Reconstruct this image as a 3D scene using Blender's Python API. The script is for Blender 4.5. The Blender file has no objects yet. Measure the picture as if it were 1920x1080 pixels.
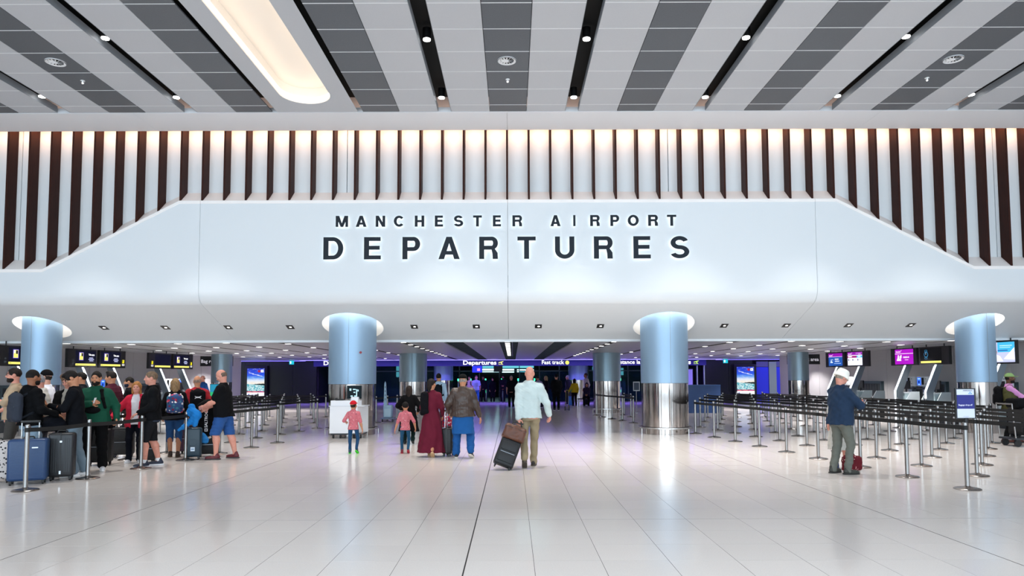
import bpy, bmesh, math, random
import numpy as np
from mathutils import Vector, Matrix
random.seed(7)
scene = bpy.context.scene
COL = scene.collection
PI = math.pi

# ------------------------------------------------------------------ camera
FPX, PITCH, CYP, YAW, ROLL, CAMH, CAMX = 1297.5, .05905, 631.2, -.0005, .00324, 1.626, .117
cd = bpy.data.cameras.new('camera'); cam = bpy.data.objects.new('camera', cd); COL.objects.link(cam)
cd.sensor_width = 36.0; cd.sensor_fit = 'HORIZONTAL'; cd.lens = FPX / 1920 * 36.0
cd.shift_y = (CYP - 540) / 1920.0; cd.clip_end = 300
_fw = Vector((math.sin(YAW) * math.cos(PITCH), math.cos(YAW) * math.cos(PITCH), math.sin(PITCH)))
_r0 = Vector((math.cos(YAW), -math.sin(YAW), 0)); _d0 = _fw.cross(_r0)
_r = _r0 * math.cos(ROLL) + _d0 * math.sin(ROLL); _d = -_r0 * math.sin(ROLL) + _d0 * math.cos(ROLL)
cm = Matrix((( _r.x, -_d.x, -_fw.x, CAMX), (_r.y, -_d.y, -_fw.y, 0), (_r.z, -_d.z, -_fw.z, CAMH), (0, 0, 0, 1)))
cam.matrix_world = cm
scene.camera = cam

# ------------------------------------------------------------------ world, big lights, exposure
w = bpy.data.worlds.new('world'); scene.world = w; w.use_nodes = True
w.node_tree.nodes['Background'].inputs[0].default_value = (.78, .9, 1, 1)
w.node_tree.nodes['Background'].inputs[1].default_value = 1.0

def area_light(name, loc, rot, sx, sy, power, color, spread=None):
    l = bpy.data.lights.new(name, 'AREA'); l.shape = 'RECTANGLE'; l.size = sx; l.size_y = sy
    l.energy = power; l.color = color
    if spread: l.spread = spread
    o = bpy.data.objects.new(name, l); COL.objects.link(o); o.location = loc; o.rotation_euler = rot
    return o
# daylight through the glazed front of the hall, behind the viewer
area_light('facade_daylight', (0, -11.0, 4.4), (PI / 2, 0, 0), 40, 7.6, 2900, (.66, .85, 1.0))
# unseen overhead fill behind the viewer, added to brighten the floor
area_light('overhead_fill', (0, 0.0, 8.30), (0, 0, 0), 40, 14, 1150, (1.0, .97, .94))
# warm strip in the ceiling cove above the slatted wall
area_light('cove_strip', (0, 18.70, 8.62), (0, 0, 0), 44, .10, 390, (1, .52, .27))
# violet strip along the top of the far wall
for _s in (-1, 1): area_light('violet_strip_side', (_s * 15.9, 44.55, 2.70), (0, 0, 0), 5.4, .05, 16, (.20, .12, 1))
area_light('violet_strip', (0, 43.3, 2.70), (0, 0, 0), 27, .08, 600, (.25, .16, 1))

vs = scene.view_settings
vs.view_transform = 'Standard'; vs.look = 'None'; vs.gamma = 1.0; vs.use_curve_mapping = False
vs.exposure = 0.45
try:
    scene.cycles.max_bounces = 8; scene.cycles.diffuse_bounces = 5; scene.cycles.glossy_bounces = 4
    scene.cycles.transmission_bounces = 4; scene.cycles.transparent_max_bounces = 6
    scene.cycles.sample_clamp_indirect = 6; scene.cycles.caustics_reflective = False; scene.cycles.caustics_refractive = False
    scene.cycles.use_denoising = True
except Exception:
    pass

# ------------------------------------------------------------------ materials
def lin(c):
    if isinstance(c, str):
        c = c.lstrip('#'); c = [int(c[i:i + 2], 16) / 255 for i in (0, 2, 4)]
        return tuple(((x + .055) / 1.055) ** 2.4 if x > .04045 else x / 12.92 for x in c)
    return tuple(c)
_MC = {}
def mat(color, rough=.5, metal=0., emit=None, es=0., var=0., vscale=6., bump=0., bscale=60., spec=.5, stretch=None, coat=0., aniso=0., trans=0., sheen=0.):
    key = (str(color), rough, metal, str(emit), es, var, vscale, bump, bscale, spec, str(stretch), coat, aniso, trans, sheen)
    if key in _MC: return _MC[key]
    m = bpy.data.materials.new('mat'); m.use_nodes = True; nt = m.node_tree; b = nt.nodes['Principled BSDF']
    c = lin(color)
    b.inputs['Base Color'].default_value = (*c, 1); b.inputs['Roughness'].default_value = rough
    b.inputs['Metallic'].default_value = metal; b.inputs['Specular IOR Level'].default_value = spec
    if coat: b.inputs['Coat Weight'].default_value = coat; b.inputs['Coat Roughness'].default_value = .05
    if aniso: b.inputs['Anisotropic'].default_value = aniso
    if trans: b.inputs['Transmission Weight'].default_value = trans
    if sheen: b.inputs['Sheen Weight'].default_value = sheen
    if emit is not None:
        b.inputs['Emission Color'].default_value = (*lin(emit), 1); b.inputs['Emission Strength'].default_value = es
    if var or bump:
        tc = nt.nodes.new('ShaderNodeTexCoord'); mp = nt.nodes.new('ShaderNodeMapping')
        nt.links.new(tc.outputs['Object'], mp.inputs[0])
        if stretch: mp.inputs['Scale'].default_value = stretch
        if var:
            n = nt.nodes.new('ShaderNodeTexNoise'); n.inputs['Scale'].default_value = vscale; n.inputs['Detail'].default_value = 4
            nt.links.new(mp.outputs[0], n.inputs['Vector'])
            r = nt.nodes.new('ShaderNodeValToRGB')
            r.color_ramp.elements[0].position = .3; r.color_ramp.elements[1].position = .7
            r.color_ramp.elements[0].color = (*[x * (1 - var) for x in c], 1)
            r.color_ramp.elements[1].color = (*[min(1, x * (1 + var)) for x in c], 1)
            nt.links.new(n.outputs['Fac'], r.inputs[0]); nt.links.new(r.outputs[0], b.inputs['Base Color'])
        if bump:
            n2 = nt.nodes.new('ShaderNodeTexNoise'); n2.inputs['Scale'].default_value = bscale; n2.inputs['Detail'].default_value = 3
            nt.links.new(mp.outputs[0], n2.inputs['Vector'])
            bp = nt.nodes.new('ShaderNodeBump'); bp.inputs['Strength'].default_value = bump; bp.inputs['Distance'].default_value = .01
            nt.links.new(n2.outputs['Fac'], bp.inputs['Height']); nt.links.new(bp.outputs[0], b.inputs['Normal'])
    _MC[key] = m
    return m
def emat(color, s=1.0):
    return mat((0, 0, 0), .6, emit=color, es=s, spec=.2)
def fabric(color, var=.05, bump=.25, rough=.85, bscale=90):
    c = lin(color); k = .5 if max(c) < .03 else 1.
    return mat(tuple(q * k for q in c), rough, var=var, vscale=9, bump=bump, bscale=bscale, spec=.25 if k == 1 else .12)
def spotted(base, spots, scale=16, rough=.8, size=.28):
    """print fabric: voronoi spots of several colours on a base"""
    m = bpy.data.materials.new('mat_print'); m.use_nodes = True; nt = m.node_tree; b = nt.nodes['Principled BSDF']
    b.inputs['Roughness'].default_value = rough; b.inputs['Specular IOR Level'].default_value = .25
    tc = nt.nodes.new('ShaderNodeTexCoord'); v = nt.nodes.new('ShaderNodeTexVoronoi'); v.inputs['Scale'].default_value = scale
    nt.links.new(tc.outputs['Object'], v.inputs['Vector'])
    r = nt.nodes.new('ShaderNodeValToRGB'); r.color_ramp.interpolation = 'CONSTANT'
    els = r.color_ramp.elements; n = len(spots)
    els[0].color = (*lin(spots[0]), 1); els[0].position = 0; els[1].position = 1 / n; els[1].color = (*lin(spots[1 % n]), 1)
    for i in range(2, n):
        e = els.new(i / n); e.color = (*lin(spots[i]), 1)
    sx = nt.nodes.new('ShaderNodeSeparateColor'); nt.links.new(v.outputs['Color'], sx.inputs[0]); nt.links.new(sx.outputs[0], r.inputs[0])
    lt = nt.nodes.new('ShaderNodeMath'); lt.operation = 'LESS_THAN'; lt.inputs[1].default_value = size
    nt.links.new(v.outputs['Distance'], lt.inputs[0])
    mx = nt.nodes.new('ShaderNodeMix'); mx.data_type = 'RGBA'
    nt.links.new(lt.outputs[0], mx.inputs[0]); mx.inputs[6].default_value = (*lin(base), 1)
    nt.links.new(r.outputs[0], mx.inputs[7]); nt.links.new(mx.outputs[2], b.inputs['Base Color'])
    return m
def island_mat(color, var, rough, spec=.5, speck=0., metal=0., bump=0.):
    """colour that varies a little from piece to piece, with fine speckle"""
    m = bpy.data.materials.new('mat_piece'); m.use_nodes = True; nt = m.node_tree; b = nt.nodes['Principled BSDF']
    b.inputs['Roughness'].default_value = rough; b.inputs['Specular IOR Level'].default_value = spec; b.inputs['Metallic'].default_value = metal
    g = nt.nodes.new('ShaderNodeNewGeometry'); oi = nt.nodes.new('ShaderNodeObjectInfo')
    ad = nt.nodes.new('ShaderNodeMath'); ad.operation = 'ADD'; nt.links.new(g.outputs['Random Per Island'], ad.inputs[0]); nt.links.new(oi.outputs['Random'], ad.inputs[1])
    fr = nt.nodes.new('ShaderNodeMath'); fr.operation = 'FRACT'; nt.links.new(ad.outputs[0], fr.inputs[0])
    c = lin(color)
    r = nt.nodes.new('ShaderNodeValToRGB')
    r.color_ramp.elements[0].color = (*[x * (1 - var) for x in c], 1); r.color_ramp.elements[1].color = (*[min(1, x * (1 + var)) for x in c], 1)
    nt.links.new(fr.outputs[0], r.inputs[0])
    tc = nt.nodes.new('ShaderNodeTexCoord')
    geo = g.outputs['Position']
    n = nt.nodes.new('ShaderNodeTexNoise'); n.inputs['Scale'].default_value = 90; n.inputs['Detail'].default_value = 2
    nt.links.new(geo, n.inputs['Vector'])
    mr = nt.nodes.new('ShaderNodeMapRange'); mr.inputs[1].default_value = .3; mr.inputs[2].default_value = .7
    mr.inputs[3].default_value = 1 - speck; mr.inputs[4].default_value = 1 + speck
    nt.links.new(n.outputs['Fac'], mr.inputs[0])
    mx = nt.nodes.new('ShaderNodeVectorMath'); mx.operation = 'SCALE'
    nt.links.new(r.outputs[0], mx.inputs[0]); nt.links.new(mr.outputs[0], mx.inputs['Scale']); nt.links.new(mx.outputs[0], b.inputs['Base Color'])
    return m

STEEL = mat((.62, .60, .58), .22, 1.0, bump=.04, bscale=8, stretch=(30, 30, .4))
STEEL_POST = mat((.30, .285, .275), .27, 1.0)
BLACK = mat('#0c0c0e', .45)
BLACKMATT = mat('#0a0a0b', .8)
WHITE = mat('#e9eaec', .45)

# ------------------------------------------------------------------ mesh helpers
class MB:
    def __init__(s): s.v = []; s.f = []
    def add(s, v, f, M=None):
        n = len(s.v)
        s.v += [tuple((M @ Vector(p))) if M is not None else tuple(p) for p in v]
        s.f += [tuple(i + n for i in q) for q in f]; return s
    def box(s, x0, x1, y0, y1, z0, z1, M=None):
        v = [(x0, y0, z0), (x1, y0, z0), (x1, y1, z0), (x0, y1, z0), (x0, y0, z1), (x1, y0, z1), (x1, y1, z1), (x0, y1, z1)]
        return s.add(v, [(0, 3, 2, 1), (4, 5, 6, 7), (0, 1, 5, 4), (1, 2, 6, 5), (2, 3, 7, 6), (3, 0, 4, 7)], M)
    def cyl(s, a, b, r0, r1=None, n=16, caps=True):
        a = Vector(a); b = Vector(b); r1 = r0 if r1 is None else r1
        d = (b - a).normalized(); u = d.orthogonal().normalized(); w_ = d.cross(u)
        v = []
        for c, r in ((a, r0), (b, r1)):
            for i in range(n):
                t = 2 * PI * i / n; v.append(tuple(c + (u * math.cos(t) + w_ * math.sin(t)) * r))
        f = [(i, (i + 1) % n, n + (i + 1) % n, n + i) for i in range(n)]
        if caps: f += [tuple(range(n - 1, -1, -1)), tuple(range(n, 2 * n))]
        return s.add(v, f)
    def tube(s, pts, r, n=8):
        for p, q in zip(pts[:-1], pts[1:]): s.cyl(p, q, r, r, n)
        return s
    def lathe(s, prof, n=24, M=None, close=True):
        v = []; f = []; k = len(prof)
        for i in range(n):
            t = 2 * PI * i / n
            v += [(r * math.cos(t), r * math.sin(t), z) for r, z in prof]
        for i in range(n):
            j = (i + 1) % n
            for q in range(k - 1): f.append((i * k + q, j * k + q, j * k + q + 1, i * k + q + 1))
        if close:
            if prof[0][0] > 1e-6: f.append(tuple(i * k for i in range(n - 1, -1, -1)))
            if prof[-1][0] > 1e-6: f.append(tuple(i * k + k - 1 for i in range(n)))
        return s.add(v, f, M)
    def prism(s, poly, h0, h1, axis='z', M=None):
        """polygon extruded along an axis; poly is (a,b) pairs: z->(x,y) y->(x,z) x->(y,z)"""
        n = len(poly)
        def P(a, b, h): return {'z': (a, b, h), 'y': (a, h, b), 'x': (h, a, b)}[axis]
        v = [P(a, b, h0) for a, b in poly] + [P(a, b, h1) for a, b in poly]
        f = [tuple(range(n - 1, -1, -1)), tuple(range(n, 2 * n))] + [(i, (i + 1) % n, n + (i + 1) % n, n + i) for i in range(n)]
        return s.add(v, f, M)
    def rbox(s, x0, x1, y0, y1, z0, z1, r, seg=2):
        bm = bmesh.new(); bmesh.ops.create_cube(bm, size=1)
        for q in bm.verts: q.co = Vector(((x0 + x1) / 2 + q.co.x * (x1 - x0), (y0 + y1) / 2 + q.co.y * (y1 - y0), (z0 + z1) / 2 + q.co.z * (z1 - z0)))
        bmesh.ops.bevel(bm, geom=list(bm.edges), offset=min(r, .49 * min(x1 - x0, y1 - y0, z1 - z0)), segments=seg, profile=.5, affect='EDGES')
        bm.verts.index_update()
        s.add([q.co[:] for q in bm.verts], [[q.index for q in f.verts] for f in bm.faces]); bm.free(); return s
    def mesh(s, name, smooth=True, fix=True):
        me = bpy.data.meshes.new(name); me.from_pydata(s.v, [], s.f)
        if fix:
            bm = bmesh.new(); bm.from_mesh(me); bmesh.ops.recalc_face_normals(bm, faces=bm.faces); bm.to_mesh(me); bm.free()
        if smooth:
            me.polygons.foreach_set('use_smooth', [True] * len(me.polygons))
            me.set_sharp_from_angle(angle=math.radians(38))
        me.update(); return me
    def build(s, name, m, parent=None, smooth=True, fix=True):
        return obj(name, s.mesh(name, smooth, fix), m, parent)

def obj(name, me, m=None, parent=None):
    if m is not None and len(me.materials) == 0: me.materials.append(m)
    o = bpy.data.objects.new(name, me); COL.objects.link(o)
    if parent is not None: o.parent = parent
    return o
def empty(name, loc=(0, 0, 0), rz=0.):
    o = bpy.data.objects.new(name, None); COL.objects.link(o); o.location = loc; o.rotation_euler = (0, 0, rz); o.empty_display_size = .1
    return o
def tag(o, label=None, cat=None, group=None, kind=None):
    if label: o['label'] = label
    if cat: o['category'] = cat
    if group: o['group'] = group
    if kind: o['kind'] = kind
    return o
ORD = ('first', 'second', 'third', 'fourth', 'fifth', 'sixth', 'seventh', 'eighth', 'ninth', 'tenth', 'eleventh', 'twelfth', 'thirteenth', 'fourteenth')
def thing(name, label, cat, loc=(0, 0, 0), rz=0., group=None):
    return tag(empty(name, loc, rz), label, cat, group)
def struct(name, label=None):
    o = empty(name); o['kind'] = 'structure'
    if label: o['label'] = label
    return o
def copy_tree(o, parent=None):
    c = o.copy(); COL.objects.link(c); c.parent = parent
    for ch in list(o.children): copy_tree(ch, c)
    return c
def text_mesh(txt, height=1., bold=.0, extrude=.0, align='LEFT'):
    """text as mesh in the XY plane, lower left at the origin; capital height = height"""
    cu = bpy.data.curves.new('txt', 'FONT'); cu.body = txt; cu.size = 1.0; cu.offset = bold; cu.extrude = extrude; cu.resolution_u = 3
    cu.align_x = align
    o = bpy.data.objects.new('txt', cu); COL.objects.link(o)
    dg = bpy.context.evaluated_depsgraph_get(); dg.update()
    me = bpy.data.meshes.new_from_object(o.evaluated_get(dg)); bpy.data.objects.remove(o); bpy.data.curves.remove(cu)
    k = height / .73
    for v in me.vertices: v.co = Vector((v.co.x * k, v.co.y * k, v.co.z))
    return me
def mesh_bounds(me):
    a = np.empty(len(me.vertices) * 3); me.vertices.foreach_get('co', a); a = a.reshape(-1, 3)
    return a.min(0), a.max(0)
def xform(me, fn):
    for v in me.vertices: v.co = Vector(fn(*v.co))
    return me
# ================================================================== THE SETTING
# ---- floor: 0.6 m tiles laid with fine joints over a dark bed; wider movement joints on the column lines
floor = struct('floor', 'polished pale stone tile floor')
MB().box(-22, 22, -12, 50, -.08, -.0014).build('joint_bed', mat('#2e2a28', .9), floor)
TILE = island_mat('#e0d9d4', .02, .15, spec=.5, speck=.04)
def tile_edges(i, k):
    """x0,x1,y0,y1 of tile in column i, row k; joints are 3 mm, movement joints 9 mm"""
    def g(v, wide): return .0062 if any(abs(v - q) < .01 for q in wide) else .0020
    x0 = -.3 + .6 * i; x1 = x0 + .6; y0 = 8.05 + .6 * k; y1 = y0 + .6
    wx = (-4.5, 4.5, -.3); wy = (8.05,)
    return x0 + g(x0, wx), x1 - g(x1, wx), y0 + g(y0, wy), y1 - g(y1, wy)
cells = [(i, k) for k in range(-33, 70) for i in range(-36, 37)]
def tile_key(c):
    x = -.3 + .6 * c[0] + .3; y = 8.05 + .6 * c[1] + .3
    ok = y > 5.2 and abs(x - CAMX) < .76 * y + .2
    return (0 if ok else 1, y)
cells.sort(key=tile_key)
_tm = {}
def tile_mb(mb, a, b, c, d):
    e = .0
    mb.add([(a, c, -.0013), (b, c, -.0013), (b, d, -.0013), (a, d, -.0013), (a + e, c + e, 0), (b - e, c + e, 0), (b - e, d - e, 0), (a + e, d - e, 0)],
           [(4, 5, 6, 7), (0, 1, 5, 4), (1, 2, 6, 5), (2, 3, 7, 6), (3, 0, 4, 7)])
for i, k in cells[:296]:
    a, b, c, d = tile_edges(i, k); key = (round(b - a, 4), round(d - c, 4))
    if key not in _tm:
        m_ = MB(); tile_mb(m_, 0, b - a, 0, d - c); _tm[key] = m_.mesh('tile', False, False); _tm[key].materials.append(TILE)
    o = obj('tile', _tm[key], None, floor); o.location = (a, c, 0)
mb = MB()
for i, k in cells[296:]:
    a, b, c, d = tile_edges(i, k)
    if d < 46.5: tile_mb(mb, a, b, c, d)
o = mb.build('tile_field', TILE, floor, False, False); o['kind'] = 'stuff'

# ---- side and front walls of the hall (outside the picture, they bound the light)
HW = mat('#d6dade', .6)
wl = struct('wall_left'); MB().box(-22.3, -22, -12, 21.3, 0, 9).build('wall_face', HW, wl)
wr = struct('wall_right'); MB().box(22, 22.3, -12, 21.3, 0, 9).build('wall_face', HW, wr)
wf = struct('wall_front')
mb = MB().box(-22, 22, -12.2, -12, 0, .5).box(-22, 22, -12.2, -12, 8.2, 9)
mb.build('frame_rail', mat('#b9bec4', .5), wf)
for i in range(12):
    MB().box(-22 + i * 4 - .06, -22 + i * 4 + .06, -12.2, -12, .5, 8.2).build('mullion', mat('#b9bec4', .5), wf)

# ---- upper ceiling: strips of white and grey panels with black lighting slots
CZ = 8.35
ceiling = struct('ceiling', 'high ceiling of white and grey metal panels with black slots')
MB().box(-22, 22, -12, 17.2, 8.75, 8.9).build('void_deck', BLACKMATT, ceiling)
PANELW = island_mat('#c2c5ca', .012, .55, spec=.3, speck=.02)
PANELG = island_mat('#5a5d62', .05, .42, spec=.45, speck=.10)
ROWS = [17.15 - .43] + [17.15 - .43 - .932 * q for q in range(1, 8)]
ROWS = [17.15] + ROWS                      # joints, far to near; last row about 10.2
strips = []
for c in range(-4, 5):
    gx = .03 + 3.21 * c
    strips.append((gx - .46, gx + .46, 'g'))
    for s in (-1, 1):
        if c == -2 and s == 1 or c == -1 and s == -1: continue       # room for the oval light panel
        a, b = gx + s * .465, gx + s * 1.44
        strips.append((min(a, b), max(a, b), 'w'))
_pm = {}
def panel(name, x0, x1, y0, y1, m, parent, t=.03):
    key = (name, round(x1 - x0, 3), round(y1 - y0, 3))
    if key not in _pm:
        a, b = x1 - x0, y1 - y0; e = .004
        q = MB(); q.add([(e, e, 0), (a - e, e, 0), (a - e, b - e, 0), (e, b - e, 0), (0, 0, e), (a, 0, e), (a, b, e), (0, b, e), (0, 0, t), (a, 0, t), (a, b, t), (0, b, t)],
              [(3, 2, 1, 0), (0, 1, 5, 4), (1, 2, 6, 5), (2, 3, 7, 6), (3, 0, 4, 7), (4, 5, 9, 8), (5, 6, 10, 9), (6, 7, 11, 10), (7, 4, 8, 11)])
        _pm[key] = q.mesh(name, False, False); _pm[key].materials.append(m)
    o = obj(name, _pm[key], None, parent); o.location = (x0, y0, CZ)
    return o
for x0, x1, t in strips:
    if x0 > 13.6 or x1 < -13.6: continue
    for q in range(len(ROWS) - 1):
        y1_ = ROWS[q + 1]
        jk = (round(x1 - x0, 2),)
        if jk not in _pm:
            _pm[jk] = MB().box(.004, x1 - x0 - .004, -.011, .011, -.002, .01).mesh('joint_bar', False); _pm[jk].materials.append(mat('#e4e6e8', .5))
        jo = obj('joint_bar', _pm[jk], None, ceiling); jo.location = (x0, y1_, CZ)
        panel('panel_white' if t == 'w' else 'panel_grey', x0 + .003, x1 - .003, ROWS[q + 1] + .012, ROWS[q] - .012, PANELW if t == 'w' else PANELG, ceiling)
for x0, x1, t in strips:                    # the run of the strips behind the viewer
    MB().box(x0 + .003, x1 - .003, -12, ROWS[-1] - .005, CZ, CZ + .03).build('panel_run', PANELW if t == 'w' else PANELG, ceiling, False)
for s in (-1, 1):
    MB().box(min(s * 13.9, s * 22), max(s * 13.9, s * 22), -12, 17.15, CZ, CZ + .03).build('panel_run', PANELW, ceiling, False)
# slot side fins
for c in (-4, -3, -2, -1, 0, 1, 2, 3):
    sx = .03 + 3.21 * (c + .5)
    if abs(sx + 4.785) < .1: continue
    for s in (-1, 1):
        MB().box(sx + s * .165 - .004, sx + s * .165 + .004, 9, 17.12, CZ - .002, CZ + .16).build('slot_edge', mat('#8d9298', .5), ceiling, False)
# oval light panel: flat sheet with a stadium-shaped recess
def stadium(cx, y0, y1, r, n=20):
    p = []
    for i in range(n + 1):
        t = PI * i / n; p.append((cx + r * math.cos(t), y1 + r * 1.0 * math.sin(t)))
    for i in range(n + 1):
        t = PI + PI * i / n; p.append((cx + r * math.cos(t), y0 + r * math.sin(t)))
    return p
OX, OR = -4.80, .60
hole = stadium(OX, 6.0, 16.02, OR)
bm = bmesh.new()
ov = [bm.verts.new((x, y, CZ)) for x, y in ((-5.81, 2), (-3.77, 2), (-3.77, 17.15), (-5.81, 17.15))]
hv = [bm.verts.new((x, y, CZ)) for x, y in hole]
es = [bm.edges.new((ov[i], ov[(i + 1) % 4])) for i in range(4)] + [bm.edges.new((hv[i], hv[(i + 1) % len(hv)])) for i in range(len(hv))]
bmesh.ops.triangle_fill(bm, use_beauty=True, edges=es)
me = bpy.data.meshes.new('oval_panel'); bm.to_mesh(me); bm.free()
obj('oval_panel', me, PANELW, ceiling)
lamp = thing('ceiling_light', 'long oval recessed ceiling light with warm glowing edge', 'ceiling light', (0, 0, 0))
RECESS = mat('#f4efe8', .6)
mb = MB(); n = len(hole)
mb.add([(x, y, CZ) for x, y in hole] + [(x, y, CZ + .385) for x, y in hole], [(i, (i + 1) % n, n + (i + 1) % n, n + i) for i in range(n)])
mb.build('recess_wall', RECESS, lamp)
mb = MB(); mb.add([(x, y, CZ + .385) for x, y in hole], [tuple(range(n))]); mb.build('recess_top', RECESS, lamp)
h2 = stadium(OX, 6.0, 16.02, OR - .012)
mb = MB(); mb.add([(x, y, CZ + .05) for x, y in h2] + [(x, y, CZ + .16) for x, y in h2], [(i, (i + 1) % n, n + (i + 1) % n, n + i) for i in range(n)])
mb.build('light_strip', emat((1, .80, .60), 3.4), lamp)

# ---- ceiling fittings
proto = thing('spotlight', 'x', 'spotlight')
MB().cyl((0, 0, .02), (0, 0, .24), .085, .085, 20).build('housing', BLACK, proto)
MB().cyl((0, 0, .0), (0, 0, .02), .075, .075, 20).build('lens', emat((1, .98, .94), 9), proto)
SP = [(-1.585, 13.55), (-1.585, 16.45), (1.63, 13.55), (1.63, 16.45), (-8.0, 13.45), (-8.0, 16.38), (-11.2, 16.3), (4.83, 13.52), (4.83, 16.47), (8.03, 13.5), (8.03, 16.43), (11.24, 16.38)]
for q, (x, y) in enumerate(SP):
    o = proto if q == 0 else copy_tree(proto)
    o.location = (x, y, CZ + .06)
    tag(o, 'round spotlight %s the bulkhead in the %s' % ('nearest' if y > 15 else 'farther from', {-1.585: 'slot between oval light and middle vent', 1.63: 'slot just past the middle vent', -8.0: 'slot between oval light and outer vent', -11.2: 'outermost slot on the queue side', 4.83: 'second slot past the middle vent', 8.03: 'slot before the far vent', 11.24: 'outermost slot over the empty lanes'}[x]), 'spotlight', 'ceiling slot spotlights %s row' % ('front' if y < 15 else 'rear'))
    l = bpy.data.lights.new('spot_beam', 'SPOT'); l.energy = 430; l.spot_size = math.radians(66); l.spot_blend = .6; l.shadow_soft_size = .08; l.color = (1, .97, .92)
    lo = bpy.data.objects.new('spot_beam', l); COL.objects.link(lo); lo.parent = o; lo.location = (0, 0, -.01)
proto = thing('ceiling_vent', 'x', 'vent')
MB().lathe([(.20, -.012), (.20, .01), (.15, .012), (.15, -.004), (.19, -.016)], 32, close=False).build('rim', WHITE, proto)
MB().cyl((0, 0, .0), (0, 0, .012), .15, .15, 24).build('throat', BLACKMATT, proto)
MB().cyl((0, 0, -.022), (0, 0, .0), .035, .04, 16).build('hub', WHITE, proto)
for q in range(12):
    t = 2 * PI * q / 12; M = Matrix.Rotation(t, 4, 'Z') @ Matrix.Translation((.092, 0, -.006)) @ Matrix.Rotation(.5, 4, 'X')
    MB().box(-.055, .055, -.013, .013, -.002, .002, M).build('vane', WHITE, proto)
for q, (x, lab) in enumerate(((.02, 'round white swirl vent in the middle grey ceiling strip'), (-9.57, 'round white swirl vent beside the long oval ceiling light'), (9.5, 'round white swirl vent in the grey strip above the purple screens'))):
    o = proto if q == 0 else copy_tree(proto); o.location = (x, 14.33, CZ - .003); tag(o, lab, 'vent')
proto = thing('sprinkler', 'x', 'sprinkler')
MB().lathe([(.05, 0), (.045, -.012), (.02, -.016), (.015, -.045), (.035, -.05), (.0, -.055)], 14).build('rosette', mat('#f2f2f2', .25, .3), proto)
MB().cyl((0, 0, -.05), (0, 0, -.068), .012, .018, 10).build('bulb', emat('#ffffff', 2.5), proto)
for q, (x, lab) in enumerate(((.03, 'tiny bright ceiling fitting behind the middle round vent'), (-9.57, 'tiny bright ceiling fitting behind the vent near the oval light'), (9.5, 'tiny bright ceiling fitting behind the vent above the purple screens'))):
    o = proto if q == 0 else copy_tree(proto); o.location = (x, 15.26, CZ - .001); tag(o, lab, 'ceiling fitting')

# ---- fascia strip between ceiling and slatted wall
SOFF = mat('#e8eaee', .6, spec=.3)
tf = struct('trim_1', 'plain grey ceiling strip in front of the slatted wall')
for x0, x1 in ((-22, -9.5), (-9.5, 0), (0, 9.5), (9.5, 22)):
    MB().box(x0 + .003, x1 - .003, 17.16, 18.43, CZ - .01, CZ + .12).build('panel', SOFF, tf, False)
MB().box(-22, 22, 17.15, 18.5, CZ + .5, CZ + .55).build('cove_lid', WHITE, tf, False)

# ---- slatted wall behind the bulkhead
BW = mat('#f1f6f9', .6, spec=.3)
wb = struct('wall_back', 'pale wall with dark brown vertical slats above the sign')
lx = [-22, -13.53, -4.47, 4.47, 13.53, 22]
for a, b in zip(lx[:-1], lx[1:]):
    MB().box(a + .012, b - .012, 18.97, 19.1, 4.0, 9).build('panel', BW, wb, False)
MB().box(-22, 22, 19.1, 19.2, 4.0, 9).build('backing', BLACKMATT, wb, False)
def ztop(x):
    x = abs(x)
    if x <= 8.95: return 6.385
    if x >= 12.62: return 4.52
    return 6.385 + (4.52 - 6.385) * (x - 8.95) / (12.62 - 8.95)
SLAT = mat('#35160e', .6, spec=.2, var=.25, vscale=5, bump=.1, bscale=20, stretch=(6, 6, .5))
for i in range(-36, 37):
    x = -.012 + .594 * i; zb = ztop(x)
    poly = [(18.60, zb + .075), (18.96, zb + .385), (18.96, 8.95), (18.60, 8.95)]
    MB().prism(poly, x - .026, x + .026, 'x').build('slat', SLAT, wb, False)

# ---- bulkhead: four moulded panels with a rounded foot and a soffit that falls towards the back
BH = mat('#e3e9ed', .5, spec=.35)
LIP = mat('#fbf8f6', .55)
wbh = struct('wall_bulkhead', 'white moulded bulkhead carrying the departures lettering')
def soffz(y): return 3.145 - .36 * (y - 20.2)
YF = 18.60
rr = .42; al = math.atan(.36)           # rounded corner between the face and the sloping soffit
tang = rr * math.tan((PI / 2 - al) / 2); zc = soffz(YF)
prof = []
cy_, cz_ = YF + rr, None
# centre of the arc lies rr behind the face and rr above the soffit plane
cz_ = (soffz(YF + rr)) + rr / math.cos(al)
for q in range(15):
    t = PI + (PI / 2 - al) * q / 14
    prof.append((cy_ + rr * math.cos(t), cz_ + rr * math.sin(t)))
prof = [(YF, 4.45)] + prof + [(21.3, soffz(21.3)), (21.3, 3.6), (19.2, 4.2), (18.8, 4.45)]
COLS = [(-13.65, .50, .73), (-4.55, .68, .88), (4.55, .68, .88), (13.65, .50, .73)]
COLY = 20.22
def boolean(o, cutters):
    for c in cutters:
        md = o.modifiers.new('b', 'BOOLEAN'); md.operation = 'DIFFERENCE'; md.object = c; md.solver = 'EXACT'
    dg = bpy.context.evaluated_depsgraph_get(); dg.update()
    me = bpy.data.meshes.new_from_object(o.evaluated_get(dg)); o.modifiers.clear(); o.data = me
cuts = []
for x, r, R_ in COLS:
    c = MB().cyl((x, COLY, 1.5), (x, COLY, 3.95), R_, R_, 64).build('cut', BH); cuts.append(c)
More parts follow.
